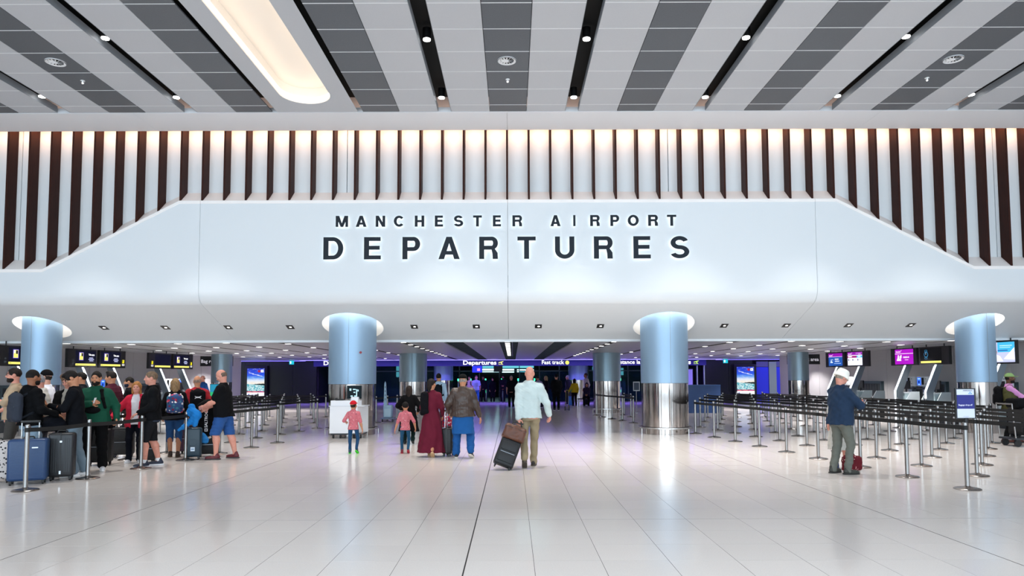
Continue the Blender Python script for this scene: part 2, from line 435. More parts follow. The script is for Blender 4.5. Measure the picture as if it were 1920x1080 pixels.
for a, b in ((-22, -8.37), (-8.37, 0), (0, 8.37), (8.37, 22)):
    a += .004; b -= .004
    o = MB().prism(prof, a, b, 'x').build('panel', BH, wbh)
    boolean(o, [c for c, (x, _, _) in zip(cuts, COLS) if a < x < b])
    o.data.polygons.foreach_set('use_smooth', [True] * len(o.data.polygons)); o.data.set_sharp_from_angle(angle=math.radians(20))
    xs = sorted([q for q in (-12.62, -8.95, 8.95, 12.62) if a < q < b] + [a, b])
    top = [(q, ztop(q)) for q in xs]
    MB().prism([(a, 4.45), (b, 4.45)] + top[::-1], YF, 18.96, 'y').build('face_panel', BH, wbh, False)
    for (p, zp), (q, zq) in zip(top[:-1], top[1:]):          # sloping sill behind a bright lip
        MB().add([(p, YF - .012, zp - .004), (q, YF - .012, zq - .004), (q, YF - .012, zq + .075), (p, YF - .012, zp + .075), (p, 18.965, zp + .39), (q, 18.965, zq + .39), (q, 18.965, zq - .02), (p, 18.965, zp - .02)],
                 [(0, 1, 2, 3), (3, 2, 5, 4), (4, 5, 6, 7), (0, 7, 6, 1), (0, 3, 4, 7), (1, 6, 5, 2)]).build('sill', LIP, wbh, False)
for c in cuts: bpy.data.objects.remove(c)
MB().box(-22, 22, 18.66, 18.9, 4.1, 4.4).build('core', BLACKMATT, wbh, False)
# recessed light collars around the columns
for q, (x, r, R_) in enumerate(COLS):
    names = ('slim round column beside the yellow-striped screens', 'wide round column behind the white podium', 'wide round column beside the blue counter', 'slim round column beside the airline placard')
    t = thing('light_collar', 'glowing recessed ring light around the top of the ' + names[q], 'ring light', (x, COLY, 0))
    mb = MB(); n = 64
    zt = 3.80
    ring = [(R_ * .999 * math.cos(2 * PI * i / n), R_ * .999 * math.sin(2 * PI * i / n)) for i in range(n)]
    mb.add([(a, b, soffz(COLY + b) + .0) for a, b in ring] + [(a, b, zt) for a, b in ring], [(i, (i + 1) % n, n + (i + 1) % n, n + i) for i in range(n)])
    mb.build('recess_wall', mat('#f3ece4', .6), t, True, False)
    MB().lathe([(r - .02, zt - .02), (R_, zt - .02), (R_, zt), (r - .02, zt)], 48, close=False).build('recess_lid', mat('#f3ece4', .6), t)
    MB().lathe([(R_ - .06, zt - .06), (R_ - .02, zt - .06), (R_ - .02, zt - .03), (R_ - .06, zt - .03), (R_ - .06, zt - .06)], 48, close=False).build('light_ring', emat((1, .93, .86), 48), t)

# soffit downlights
proto = thing('soffit_downlight', 'x', 'downlight')
MB().box(-.10, .10, -.13, .13, -.008, .02).build('frame', BLACK, proto, False)
MB().cyl((.01, -.005, -.011), (.01, -.005, .0), .038, .038, 16).build('lens', emat((1, .97, .93), 2.5), proto)
for q, x in enumerate((-11.87, -10.06, -8.22, -6.4, -2.76, -.94, .88, 2.7, 6.33, 8.15, 9.98, 11.8)):
    o = proto if q == 0 else copy_tree(proto)
    o.location = (x, 20.25, soffz(20.25)); o.rotation_euler = (-al, 0, 0)
    bay = 'between the slim column and the podium column' if x < -5 else 'between the two wide columns' if x < 5 else 'between the wide column and the placard column'
    tag(o, 'square black soffit downlight, %s of four %s' % (ORD[q % 4], bay), 'downlight', 'soffit downlights ' + bay)

# ---- lettering on the bulkhead
UP = [('M', -4.655, -4.326), ('A', -4.108, -3.825), ('N', -3.572, -3.319), ('C', -3.078, -2.801), ('H', -2.513, -2.26), ('E', -1.971, -1.753), ('S', -1.459, -1.206), ('T', -.935, -.7), ('E', -.4, -.182), ('R', .13, .389), ('A', 1.16, 1.43), ('I', 1.777, 1.836), ('R', 2.236, 2.489), ('P', 2.783, 3.019), ('O', 3.254, 3.548), ('R', 3.807, 4.066), ('T', 4.319, 4.566)]
DN = [('D', -4.981, -4.447), ('E', -3.883, -3.431), ('P', -2.844, -2.368), ('A', -1.869, -1.299), ('R', -.771, -.266), ('T', .262, .756), ('U', 1.278, 1.801), ('R', 2.329, 2.834), ('E', 3.397, 3.861), ('S', 4.389, 4.9)]
LET = mat('#0f1a26', .5, spec=.3)
# capital letters drawn as polygons on a unit box: strokes are bars and arc bands (bold grotesque)
def band(cx, cy, rx, ry, tx, ty, a0, a1, n=18):
    o_, i_ = [], []
    for q in range(n + 1):
        t = math.radians(a0 + (a1 - a0) * q / n)
        o_.append((cx + rx * math.cos(t), cy + ry * math.sin(t))); i_.append((cx + (rx - tx) * math.cos(t), cy + (ry - ty) * math.sin(t)))
    return [[o_[q], o_[q + 1], i_[q + 1], i_[q]] for q in range(n)]
def bar(x0, y0, x1, y1): return [[(x0, y0), (x1, y0), (x1, y1), (x0, y1)]]
def glyph(ch, W, H):
    s = (.222 if H > .4 else .245) * H if ch not in 'I' else W      # stem
    h = (.170 if H > .4 else .185) * H                              # horizontal stroke
    P_ = []
    if ch == 'I': P_ = bar(0, 0, W, H)
    elif ch == 'H': P_ = bar(0, 0, s, H) + bar(W - s, 0, W, H) + bar(s, H / 2 - h / 2, W - s, H / 2 + h / 2)
    elif ch == 'T': P_ = bar(0, H - h, W, H) + bar(W / 2 - s / 2, 0, W / 2 + s / 2, H - h)
    elif ch == 'E': P_ = bar(0, 0, s, H) + bar(s, 0, W, h) + bar(s, H - h, W * .98, H) + bar(s, H / 2 - h / 2 + .02 * H, W * .93, H / 2 + h / 2 + .02 * H)
    elif ch == 'N': P_ = bar(0, 0, s * .95, H) + bar(W - s * .95, 0, W, H) + [[(0, H), (s * 1.1, H), (W, 0), (W - s * 1.1, 0)]]
    elif ch == 'M': P_ = bar(0, 0, s * .9, H) + bar(W - s * .9, 0, W, H) + [[(0, H), (s * 1.25, H), (W / 2 + s * .45, 0), (W / 2 - s * .45, 0)], [(W, H), (W - s * 1.25, H), (W / 2 - s * .45, 0), (W / 2 + s * .45, 0)]]
    elif ch == 'A':
        P_ = [[(0, 0), (s * 1.1, 0), (W / 2 + s * .12, H * .80), (W / 2 + s * .55, H), (W / 2 - s * .55, H)], [(W, 0), (W - s * 1.1, 0), (W / 2 - s * .12, H * .80), (W / 2 - s * .55, H), (W / 2 + s * .55, H)]] + bar(W * .24, H * .2, W * .76, H * .2 + h * .95)
    elif ch == 'D':
        r = H / 2; P_ = bar(0, 0, s, H) + bar(s, 0, W - r * .92, h) + bar(s, H - h, W - r * .92, H) + band(W - r * .92, r, r * .92, r, s, h, -90, 90)
    elif ch in 'PR':
        yb = H * .42 if ch == 'R' else H * .37; r = (H - yb) / 2; k = r * .95
        P_ = bar(0, 0, s, H) + bar(s, H - h, W - k, H) + bar(s, yb, W - k, yb + h) + band(W - k, H - r, k, r, s * .98, h, -90, 90)
        if ch == 'R': P_ += [[(W * .40, yb + h * .6), (W * .78, yb + h * .6), (W * .985, yb - h * .9), (W, 0), (W - s * 1.04, 0), (W - s * 1.1, yb - h * 1.1), (W * .66, yb)]]
    elif ch == 'O': P_ = band(W / 2, H / 2, W / 2, H / 2, s, h * 1.02, 0, 360, 40)
    elif ch == 'C': P_ = band(W / 2, H / 2, W / 2 * 1.02, H / 2, s, h * 1.02, 40, 320, 30)
    elif ch == 'U':
        r = W / 2; P_ = bar(0, r * .9, s, H) + bar(W - s, r * .9, W, H) + band(W / 2, r * .9, r, r * .9, s, h * 1.05, 180, 360, 20)
    elif ch == 'S':
        r1 = (H + h) / 4
        P_ = band(W / 2, H - r1, W * .47, r1, s * .96, h, 22, 270, 24) + band(W / 2, r1, W * .5, r1, s * .96, h, -158, 90, 24)
    return P_
sg = thing('wall_lettering', 'dark backlit letters reading MANCHESTER AIRPORT DEPARTURES on the white bulkhead', 'sign', (0, YF, 4.836))
for L_, z0, z1, tw in ((UP, 5.716, 6.013, .94), (DN, 4.826, 5.430, 1.)):
    for ch, a, b in L_:
        mb = MB(); gl = MB()
        for gi, pg in enumerate(glyph(ch, b - a, z1 - z0)):
            pg = [(x + a, z + z0 - 4.836) for x, z in pg]
            mb.prism(pg, -.085 - .0003 * (gi % 24), -.055, 'y'); 
            cx_ = sum(p[0] for p in pg) / len(pg); cz2 = sum(p[1] for p in pg) / len(pg)
            gl.add([(cx_ + (x - cx_) * .96, -.05, cz2 + (z - cz2) * .96) for x, z in pg], [tuple(range(len(pg)))])
        lo = mb.build('letter', LET, sg, False)
        gl.build('backlight', emat((.85, .95, 1), 2.2), lo, False, False)

# ---- lower hall: flat ceiling with longitudinal slots
LZ = 2.75
cl = struct('ceiling_low', 'low grey metal ceiling over the check-in area')
LOWP = mat('#cfd1d6', .34, .1, spec=.5)
SLX = [3.35, 5.45, 7.25, 9.0, 10.7, 12.4, 14.1]
edges_ = [.3, 1.45, 2.08] + SLX
segs = [(.31, 1.44)]
a = 2.09
for sx in SLX:
    segs.append((a, sx - .11)); a = sx + .11
segs.append((a, 19.0))
for s in (-1, 1):
    for a, b in segs:
        MB().box(min(s * a, s * b), max(s * a, s * b), 21.31, 44.6, LZ, LZ + .05).build('panel', LOWP, cl, False)
for s in (-1, 1):
    for sx in SLX: MB().box(s * sx - .108, s * sx + .108, 21.31, 44.6, LZ + .004, LZ + .05).build('slot_strip', BLACKMATT, cl, False)
MB().box(-20, 20, 21.31, 60, LZ + .25, LZ + .35).build('void_deck', BLACKMATT, cl, False)
for x0, x1 in ((-.3, .3), (1.46, 2.07), (-2.07, -1.46)):
    for q in range(30):
        y = 21.6 + q * .76
        MB().box(x0, x1, y, y + .06, LZ + .03, LZ + .09).build('grille_bar', mat('#3b4046', .4, .6), cl, False)
MB().box(-19.5, 19.5, 21.2, 21.32, 2.72, 4.2).build('edge_board', BH, cl, False)
# downlights in the slots
proto = thing('slot_downlight', 'x', 'downlight')
MB().box(-.09, .09, -.15, .15, .0, .12).build('housing', mat('#c9ccd1', .4), proto, False)
MB().box(-.07, .07, -.12, .12, -.006, .0).build('lens', emat((1, .96, .93), 2.6), proto, False)
first = True
ords = ('first', 'second', 'third', 'fourth', 'fifth', 'sixth', 'seventh')
for s in (-1, 1):
    sd = 'yellow-striped screen side' if s < 0 else 'purple screen side'
    for k, sx in enumerate(SLX):
        st = 1.55 if k == 0 else 2.9
        y = 22.0 + .35 * (k % 3); nn = 0
        while y < (37 if k == 0 else 42 - 1.6 * max(0, k - 3)):
            o = proto if first else copy_tree(proto); first = False
            o.location = (s * sx, y, LZ + .004)
            tag(o, 'white downlight, %s from the bulkhead in the %s ceiling slot, %s' % (ORD[nn], ords[k], sd), 'downlight', 'low ceiling slot lights %d %s' % (k + 1, sd))
            y += st; nn += 1
tb = thing('light_track', 'row of white light bars in the middle dark ceiling slot', 'ceiling light', (0, 22, LZ))
for q in range(12):
    MB().box(-.13, .04, q * 1.25, q * 1.25 + .10, .0, .04).build('light_bar', emat((1, .98, .96), 1.3), tb, False)
MB().box(.10, .13, -.2, 15, .02, .05).build('rail', mat('#aab0b8', .3, .8), tb, False)
# lamps of the low ceiling (the slot downlights' light)
for s in (-1, 1):
    for x in (3.35, 7.25, 10.7, 14.1):
        for y in (24.5, 29.5, 34.5):
            l = bpy.data.lights.new('downlight_beam', 'SPOT'); l.energy = 40 if x < 9 else 420; l.spot_size = math.radians(120); l.spot_blend = .5; l.shadow_soft_size = .12; l.color = (1, .95, .93)
            o = bpy.data.objects.new('downlight_beam', l); COL.objects.link(o); o.location = (s * x, y, LZ - .02)

# ---- columns
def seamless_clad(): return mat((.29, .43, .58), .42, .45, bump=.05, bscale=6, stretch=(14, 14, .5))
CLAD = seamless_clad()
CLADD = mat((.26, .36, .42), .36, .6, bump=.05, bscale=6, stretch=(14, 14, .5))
POL = mat((.47, .42, .39), .10, 1.0, var=.22, vscale=1.6, stretch=(9, 9, .02))  # vertical colour streaks painted in to imitate bands reflected in the steel
def column(x, y, r, top, rail, label, clad):
    t = thing('column', label, 'column', (x, y, 0))
    q = r * .985
    MB().lathe([(r, 1.455), (r, top)], 72, close=False).build('upper_cladding', clad, t)
    MB().lathe([(q, 0), (q, 1.45), (r * .9, 1.452)], 72, close=False).build('steel_cladding', POL, t)
    MB().lathe([(r * .99, 1.448), (r * .99, 1.458)], 72, close=False).build('joint_band', BLACK, t)
    for a in (-PI / 2 + .05, PI / 6, PI * 5 / 6):
        MB().box(r - .006, r + .003, -.006, .006, 1.46, top, Matrix.Rotation(a, 4, 'Z')).build('seam', mat((.25, .3, .34), .5, .4), t, False)
        MB().box(q - .006, q + .003, -.005, .005, 0, 1.44, Matrix.Rotation(a, 4, 'Z')).build('seam', mat((.2, .2, .2), .5, .6), t, False)
    if rail:
        MB().lathe([(q + .07, .15), (q + .105, .16), (q + .105, .20), (q + .07, .205), (q + .07, .15)], 56, close=False).build('kick_rail', STEEL, t)
        for i in range(6):
            a = 2 * PI * i / 6 + .3
            MB().cyl((q * math.cos(a), q * math.sin(a), .175), ((q + .09) * math.cos(a), (q + .09) * math.sin(a), .175), .012, .012, 8).build('rail_bracket', STEEL, t)
            MB().cyl(((q + .085) * math.cos(a), (q + .085) * math.sin(a), 0), ((q + .085) * math.cos(a), (q + .085) * math.sin(a), .16), .015, .015, 8).build('rail_foot', STEEL, t)
    return t
c1 = column(-13.65, COLY, .50, 3.85, False, 'slim silver column behind the queue of people', CLAD)
c2 = column(-4.55, COLY, .68, 3.85, True, 'wide silver column with steel base behind the white podium', CLAD)
c3 = column(4.55, COLY, .68, 3.85, True, 'wide silver column with steel base beside the queue lanes', CLAD)
c4 = column(13.65, COLY, .50, 3.85, False, 'slim silver column near the airline placard', CLAD)
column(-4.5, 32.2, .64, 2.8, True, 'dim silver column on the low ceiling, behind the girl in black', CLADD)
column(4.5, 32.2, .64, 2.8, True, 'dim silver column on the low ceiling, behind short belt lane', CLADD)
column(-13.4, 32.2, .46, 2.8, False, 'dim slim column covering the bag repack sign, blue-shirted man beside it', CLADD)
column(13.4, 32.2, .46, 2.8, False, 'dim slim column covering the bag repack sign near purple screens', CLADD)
column(-4.5, 46.4, .64, 2.9, False, 'far pale column below the blue sign behind the maroon dress', CLAD)
column(4.5, 46.4, .64, 2.9, False, 'far pale column below the blue sign behind the yellow top', CLAD)
a_ = MB(); a_.cyl((.36, -.60, 2.35), (.37, -.63, 2.35), .035, .035, 16)
o = a_.build('alarm_disc', mat('#8c1f2a', .4), None); o.location = (-4.55, COLY, 0); tag(o, 'small dark red disc on the podium column', 'alarm')

# ---- angled check-in walls
CHK = mat('#b5b4b6', .55)
for s, nm in ((-1, 'wall_checkin_left'), (1, 'wall_checkin_right')):
    wc = struct(nm, 'grey panelled wall behind the check-in desks')
    wc.location = (s * 17.35, 21.0, 0); wc.rotation_euler = (0, 0, s * math.atan(.146))
    for q in range(14):
        y0 = q * 1.24; y1 = min(y0 + 1.24, 17.2)
        MB().box(min(0, s * .12), max(0, s * .12), y0 + .006, y1 - .006, 0, 2.78).build('panel', CHK, wc, False)
    MB().box(min(s * .12, s * .2), max(s * .12, s * .2), 0, 17.2, 0, 2.78).build('backing', BLACKMATT, wc, False)
    MB().box(min(0, s * 2.2), max(0, s * 2.2), 17.2, 17.35, 0, 2.78).build('return_panel', CHK, wc, False)
    wing = struct('wall_wing_left' if s < 0 else 'wall_wing_right')
    MB().box(min(s * 17.3, s * 22.3), max(s * 17.3, s * 22.3), 21.31, 21.5, 0, 2.8).build('wall_face', HW, wing, False)
    l = bpy.data.lights.new('wall_washer', 'SPOT'); l.energy = 30; l.spot_size = math.radians(60); l.spot_blend = .8; l.color = (.95, .93, 1); l.shadow_soft_size = .05
    lo = bpy.data.objects.new('wall_washer', l); COL.objects.link(lo); lo.location = (s * 14.55, 37.6, LZ - .05); lo.rotation_euler = (0, s * .25, 0)

# ---- far wall: black panels, violet strip, header sign band
DARKW = mat('#101016', .35, spec=.4)
wfar = struct('wall_far', 'black panelled wall at the far end')
for s in (-1, 1):
    for q in range(4):
        x0 = 12.6 + q * 1.55
        if s > 0 and q > 1: break
        MB().box(min(s * (x0 + .01), s * (x0 + 1.54)), max(s * (x0 + .01), s * (x0 + 1.54)), 45.0, 45.15, 0, 2.9).build('panel', DARKW, wfar, False)
MB().box(-20, -12.5, 45.15, 45.3, 0, 3).build('backing', BLACKMATT, wfar, False)
MB().box(12.5, 20, 45.15, 45.3, 0, 3).build('backing', BLACKMATT, wfar, False)
BLUEP = mat('#1a1fae', .35, emit='#1720d8', es=.35)
for s, (x0, x1) in ((1, (15.93, 16.70)), (1, (17.22, 18.9))):
    MB().box(x0, x1, 44.9, 45.0, 0, 2.25).build('door_leaf', BLUEP, wfar, False)
    MB().box(x0, x1, 44.9, 45.0, 2.27, 2.62).build('door_head', mat('#6a6a86', .5), wfar, False)
for x in (16.84, 17.08):
    o = MB().box(x - .12, x + .12, 44.85, 45.0, 0, 2.6).build('door_post', mat('#8a8d98', .3, .8), wfar, False)
MB().box(-13.0, 13.0, 44.35, 44.6, 2.78, 2.98).build('header', BLACKMATT, wfar, False)
strip = thing('light_strip', 'violet light strip running above the blue header sign', 'light strip', (0, 43.3, 2.745))
MB().box(-13.2, 13.2, 0, .03, -.03, .0).build('diffuser', emat((.35, .3, 1), 1.4), strip, False)
for s in (-1, 1): MB().box(s * 15.9 - 2.7, s * 15.9 + 2.7, 1.25, 1.28, -.03, .0).build('diffuser', emat((.2, .16, 1), 1.6), strip, False)
sb = thing('header_sign', 'long blue header sign with white words above the far entrance', 'sign', (0, 44.35, 2.37))
MB().box(-12.6, 12.5, -.09, 0, 0, .40).build('sign_board', mat('#04043c', .45, emit='#0a0aa8', es=.16), sb, False)
SWH = emat('#ffffff', 1.3)
def flat_text(txt, h, bold, m, parent, x, y, z, align='LEFT', face=None, fitw=None, name='lettering'):
    me = text_mesh(txt, h, bold)
    lo, hi = mesh_bounds(me); k = (fitw / (hi[0] - lo[0])) if fitw else 1
    ox = 0 if align == 'LEFT' else (hi[0] - lo[0]) * k / 2
    f = face or (lambda a, b: (a, 0, b))
    xform(me, lambda a, b, c: tuple(np.array(f((a - lo[0]) * k - ox, b)) + np.array((x, y, z))))
    return obj(name, me, m, parent)
flat_text('Departures', .27, .02, SWH, sb, -3.03, -.095, .09, fitw=2.12)
flat_text('Fast track', .25, .012, SWH, sb, 2.0, -.095, .11, fitw=1.42)
flat_text('Departures', .27, .02, SWH, sb, -11.95, -.095, .09, fitw=2.12)
flat_text('Assistance lane', .25, .012, SWH, sb, 6.35, -.095, .11, fitw=2.3)
flat_text('Departures', .27, .02, SWH, sb, 9.4, -.095, .09, fitw=2.12)
MB().cyl((3.62, -.092, .2), (3.62, -.099, .2), .12, .12, 20).build('dot_mark', emat('#f2f25a', 1.3), sb, False)
def plane_icon(x, m, par):
    q = MB()
    q.prism([(x, .17), (x + .30, .26), (x + .33, .30), (x + .27, .30), (x + .02, .23)], -.1, -.093, 'y')
    q.prism([(x + .13, .22), (x + .21, .12), (x + .25, .12), (x + .22, .25)], -.1, -.093, 'y').prism([(x + .0, .09), (x + .3, .09), (x + .3, .115), (x + .0, .115)], -.1, -.093, 'y')
    q.build('plane_mark', m, par, False)
plane_icon(-.78, emat('#e9e77c', 1.1), sb); plane_icon(11.7, emat('#b6e25c', 1.1), sb)

# exit signs hanging in front of the far wall
for x, lab in ((-13.6, 'small green exit sign above the advert screen on the black wall'), (13.35, 'small green exit sign above the advert screen beside the blue doors')):
    t = thing('exit_sign', lab, 'sign', (x, 43.0, 2.48)); MB().box(-.14, .14, -.02, .02, 0, .24).build('panel', emat('#1aa6b8', 1.2), t, False)
    MB().box(-.09, -.02, -.024, -.02, .05, .19).build('pictogram', SWH, t, False); MB().cyl((0, 0, .24), (0, 0, .30), .01, .01, 6).build('hanger', BLACK, t)

# ---- security hall beyond the sign
TEAL = mat('#0b2a33', .15, spec=.6)
ws = struct('wall_security', 'dark glazed screen below the header sign')
GL = bpy.data.materials.new('glass_dark'); GL.use_nodes = True
_b = GL.node_tree.nodes['Principled BSDF']; _b.inputs['Base Color'].default_value = (.10, .30, .34, 1); _b.inputs['Roughness'].default_value = .05
_b.inputs['Transmission Weight'].default_value = .85; _b.inputs['IOR'].default_value = 1.05
gx = [-12.4, -9.6, -6.6, -5.2, -3.6, -2.2, -.8, .6, 2.0, 3.4, 5.4, 8.2, 10.6, 12.4]
for a, b in zip(gx[:-1], gx[1:]):
    if a in (-.8, -2.2): continue
    MB().box(a + .03, b - .03, 48.5, 48.53, 0, 2.05 if abs(a) < 5 else 2.9).build('pane', GL, ws, False)
for x in gx: MB().box(x - .03, x + .03, 48.46, 48.56, 0, 2.9).build('mullion', mat('#39434a', .4, .6), ws, False)
MB().box(-12.4, 12.4, 48.46, 48.56, 2.05, 2.12).build('transom', mat('#39434a', .4, .6), ws, False)
ws2 = struct('wall_security_back')
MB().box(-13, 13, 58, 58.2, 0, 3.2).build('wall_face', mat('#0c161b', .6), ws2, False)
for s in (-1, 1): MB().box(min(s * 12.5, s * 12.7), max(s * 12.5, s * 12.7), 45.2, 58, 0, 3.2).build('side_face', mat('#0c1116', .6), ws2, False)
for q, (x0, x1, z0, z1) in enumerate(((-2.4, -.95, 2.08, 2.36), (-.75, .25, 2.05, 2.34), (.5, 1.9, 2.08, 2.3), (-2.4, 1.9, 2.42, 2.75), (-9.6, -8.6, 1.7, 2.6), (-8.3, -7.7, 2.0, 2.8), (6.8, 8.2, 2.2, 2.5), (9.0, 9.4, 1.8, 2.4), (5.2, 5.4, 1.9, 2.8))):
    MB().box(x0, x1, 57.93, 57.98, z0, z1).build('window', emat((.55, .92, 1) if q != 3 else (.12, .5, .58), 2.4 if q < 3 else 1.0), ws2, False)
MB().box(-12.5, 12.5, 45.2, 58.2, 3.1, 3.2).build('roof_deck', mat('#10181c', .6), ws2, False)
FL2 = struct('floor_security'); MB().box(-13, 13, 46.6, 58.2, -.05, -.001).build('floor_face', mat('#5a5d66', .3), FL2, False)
for q, x in enumerate((-3.55, -2.7, -1.7, -.6, .5, 1.6, 6.1, 7.4)):
    t = thing('security_gate', 'slim glass entry gate with green light, %s %s' % (ORD[q], 'in the row under the Departures sign' if x < 5 else 'in the row, behind the short belt lane'), 'gate', (x, 47.3, 0), 0, 'entry gates under the blue sign' if x < 5 else 'entry gates behind the belt lane')
    MB().rbox(-.09, .09, -.5, .5, 0, .95, .03).build('pedestal', mat('#7d878e', .3, .7), t)
    MB().box(.1, .42, -.01, .01, .25, 1.5).build('glass_wing', GL, t, False)
    MB().cyl((0, -.45, .95), (0, -.45, 1.42), .03, .03, 10).build('light_post', mat('#99aaaa', .3, .7), t)
    MB().box(-.045, .045, -.5, -.47, 1.40, 1.56).build('status_light', emat((.05, 1, .45), 2.2), t, False)
    MB().box(-.03, .03, -.515, -.5, .62, .80).build('reader_light', emat((.05, 1, .45), 1.6), t, False)
t = thing('info_screen', 'small blue information screen hanging under the Departures sign', 'screen', (-2.25, 46.4, 1.95))
MB().box(-.35, .35, 0, .06, 0, .48).build('housing', BLACK, t, False); MB().box(-.32, .32, -.01, 0, .03, .45).build('display', emat('#2a35ff', 1.1), t, False)
MB().box(.0, .2, -.016, -.01, .12, .3).build('display_mark', emat('#d48cff', 1.), t, False); MB().cyl((0, .03, .48), (0, .03, .8), .02, .02, 8).build('hanger', BLACK, t)
t = thing('monitor', 'small black monitor hanging beside the blue information screen', 'screen', (-.85, 46.6, 2.0))
MB().box(-.3, .3, 0, .06, 0, .42).build('housing', BLACK, t, False); MB().cyl((0, .03, .42), (0, .03, .75), .02, .02, 8).build('hanger', BLACK, t)

# ---- advertising screens on the black wall
def ad_material():
    """printed beach picture: deep sky, bright horizon, dark headland, foaming teal sea"""
    m = bpy.data.materials.new('mat_advert'); m.use_nodes = True; nt = m.node_tree; b = nt.nodes['Principled BSDF']
    b.inputs['Base Color'].default_value = (0, 0, 0, 1); b.inputs['Emission Strength'].default_value = .75
    tc = nt.nodes.new('ShaderNodeTexCoord'); sp = nt.nodes.new('ShaderNodeSeparateXYZ'); nt.links.new(tc.outputs['Generated'], sp.inputs[0])
    def ramp(stops):
        r = nt.nodes.new('ShaderNodeValToRGB'); e = r.color_ramp.elements; e[0].position, e[1].position = stops[0][0], stops[-1][0]; e[0].color = (*lin(stops[0][1]), 1); e[1].color = (*lin(stops[-1][1]), 1)
        for p, c in stops[1:-1]: k = e.new(p); k.color = (*lin(c), 1)
        return r
    def noise(sx, sy, sc):
        mp = nt.nodes.new('ShaderNodeMapping'); mp.inputs['Scale'].default_value = (sx, 1, sy); nt.links.new(tc.outputs['Generated'], mp.inputs[0]); n = nt.nodes.new('ShaderNodeTexNoise'); n.inputs['Scale'].default_value = sc; n.inputs['Detail'].default_value = 6; nt.links.new(mp.outputs[0], n.inputs[0]); return n
    def math_(op, a, b_):
        q = nt.nodes.new('ShaderNodeMath'); q.operation = op
        for i, v in enumerate((a, b_)):
            if isinstance(v, (int, float)): q.inputs[i].default_value = v
            else: nt.links.new(v, q.inputs[i])
        return q.outputs[0]
    def mix(f, a, b_):
        q = nt.nodes.new('ShaderNodeMix'); q.data_type = 'RGBA'; nt.links.new(f, q.inputs[0])
        for i, v in ((6, a), (7, b_)):
            if isinstance(v, tuple): q.inputs[i].default_value = (*v, 1)
            else: nt.links.new(v, q.inputs[i])
        return q.outputs[2]
    z = sp.outputs['Z']; x = sp.outputs['X']
    sky = ramp([(.48, '#f6ead8'), (.56, '#dfeafa'), (.66, '#5d9cf0'), (.76, '#2455e8'), (1, '#1a34c8')]); nt.links.new(z, sky.inputs[0])
    cl = noise(1.5, 6, 3.0); cf = math_('MULTIPLY', math_('MULTIPLY', math_('SUBTRACT', cl.outputs['Fac'], .45), 4.0), math_('SUBTRACT', .74, z)); cf2 = nt.nodes.new('ShaderNodeClamp'); nt.links.new(math_('MULTIPLY', cf, 3.0), cf2.inputs[0])
    skyc = mix(cf2.outputs[0], sky.outputs[0], lin('#f4f6fb'))
    sn = noise(2.0, 9, 4.0); sea = ramp([(.30, '#0f6f8a'), (.46, '#3fb6c6'), (.54, '#e9f6f6'), (.7, '#7fd0d8')]); nt.links.new(sn.outputs['Fac'], sea.inputs[0])
    hn = noise(6, .5, 3.0); hgt = math_('ADD', math_('ADD', .43, math_('MULTIPLY', x, .035)), math_('MULTIPLY', math_('SUBTRACT', hn.outputs['Fac'], .5), .06))
    isl = math_('LESS_THAN', z, hgt); c1_ = mix(isl, skyc, lin('#0e2626'))
    low = math_('SUBTRACT', .455, math_('MULTIPLY', x, .06)); seam = math_('LESS_THAN', z, low); c2_ = mix(seam, c1_, sea.outputs[0])
    nt.links.new(c2_, b.inputs['Emission Color']); return m
ADMAT = ad_material()
def advert(x, lab):
    t = thing('advert_screen', lab, 'screen', (x, 44.85, .28))
    MB().rbox(-.72, .72, -.12, .1, 0, 2.15, .02).build('housing', BLACK, t)
    W = 1.12; q = -.125
    def r(nm, a, b, c, d, col, e=1.0, k=0): MB().box(a * W - W / 2, b * W - W / 2, q - .002 - .001 * k, q, .17 + c * 1.82, .17 + d * 1.82).build(nm, emat(col, e), t, False)
    MB().box(-W / 2, W / 2, q - .002, q, .17, .17 + 1.82).build('display', ADMAT, t, False)
    r('white_band', 0, 1, 0, .15, '#f2f4ff', 1.0, 1); r('red_band', 0, 1, .15, .195, '#a8405c', .8, 1); r('banner_mark', .08, .24, .16, .185, '#e06a7a', .9, 2); r('banner_mark', .36, .60, .16, .185, '#e06a7a', .9, 2); r('banner_mark', .70, .92, .16, .185, '#c03a8a', .9, 2)
    r('code_mark', .06, .16, .04, .1, '#8890c8', .8, 2); r('text_mark', .26, .62, .07, .085, '#aab0d8', .9, 2); r('logo_mark', .62, .76, .86, .94, '#a02840', 1., 2); r('logo_mark', .79, .94, .86, .95, '#ffffff', 1.1, 2); r('logo_mark', .83, .90, .89, .925, '#5a6ab0', 1., 3)
    p = MB()
    for z_, a, b in ((.84, .10, .40), (.79, .28, .72), (.75, .58, .90)):
        for k in range(7):
            u0 = a + (b - a) * k / 7; p.prism([((u0) * W - W / 2, .17 + (z_ - .006 * k + .0) * 1.82), ((u0 + (b - a) / 9) * W - W / 2, .17 + (z_ - .006 * k) * 1.82), ((u0 + (b - a) / 9) * W - W / 2, .17 + (z_ - .006 * k + .012 + .008 * (k % 2)) * 1.82), (u0 * W - W / 2, .17 + (z_ - .006 * k + .012) * 1.82)], q - .006, q - .001, 'y')
    p.build('script_words', emat('#e9ecff', 1.0), t, False)
    return t
advert(-16.45, 'tall lit beach advert screen on the black wall beyond the black T-shirted man')
advert(15.15, 'tall lit beach advert screen beside the blue doors')
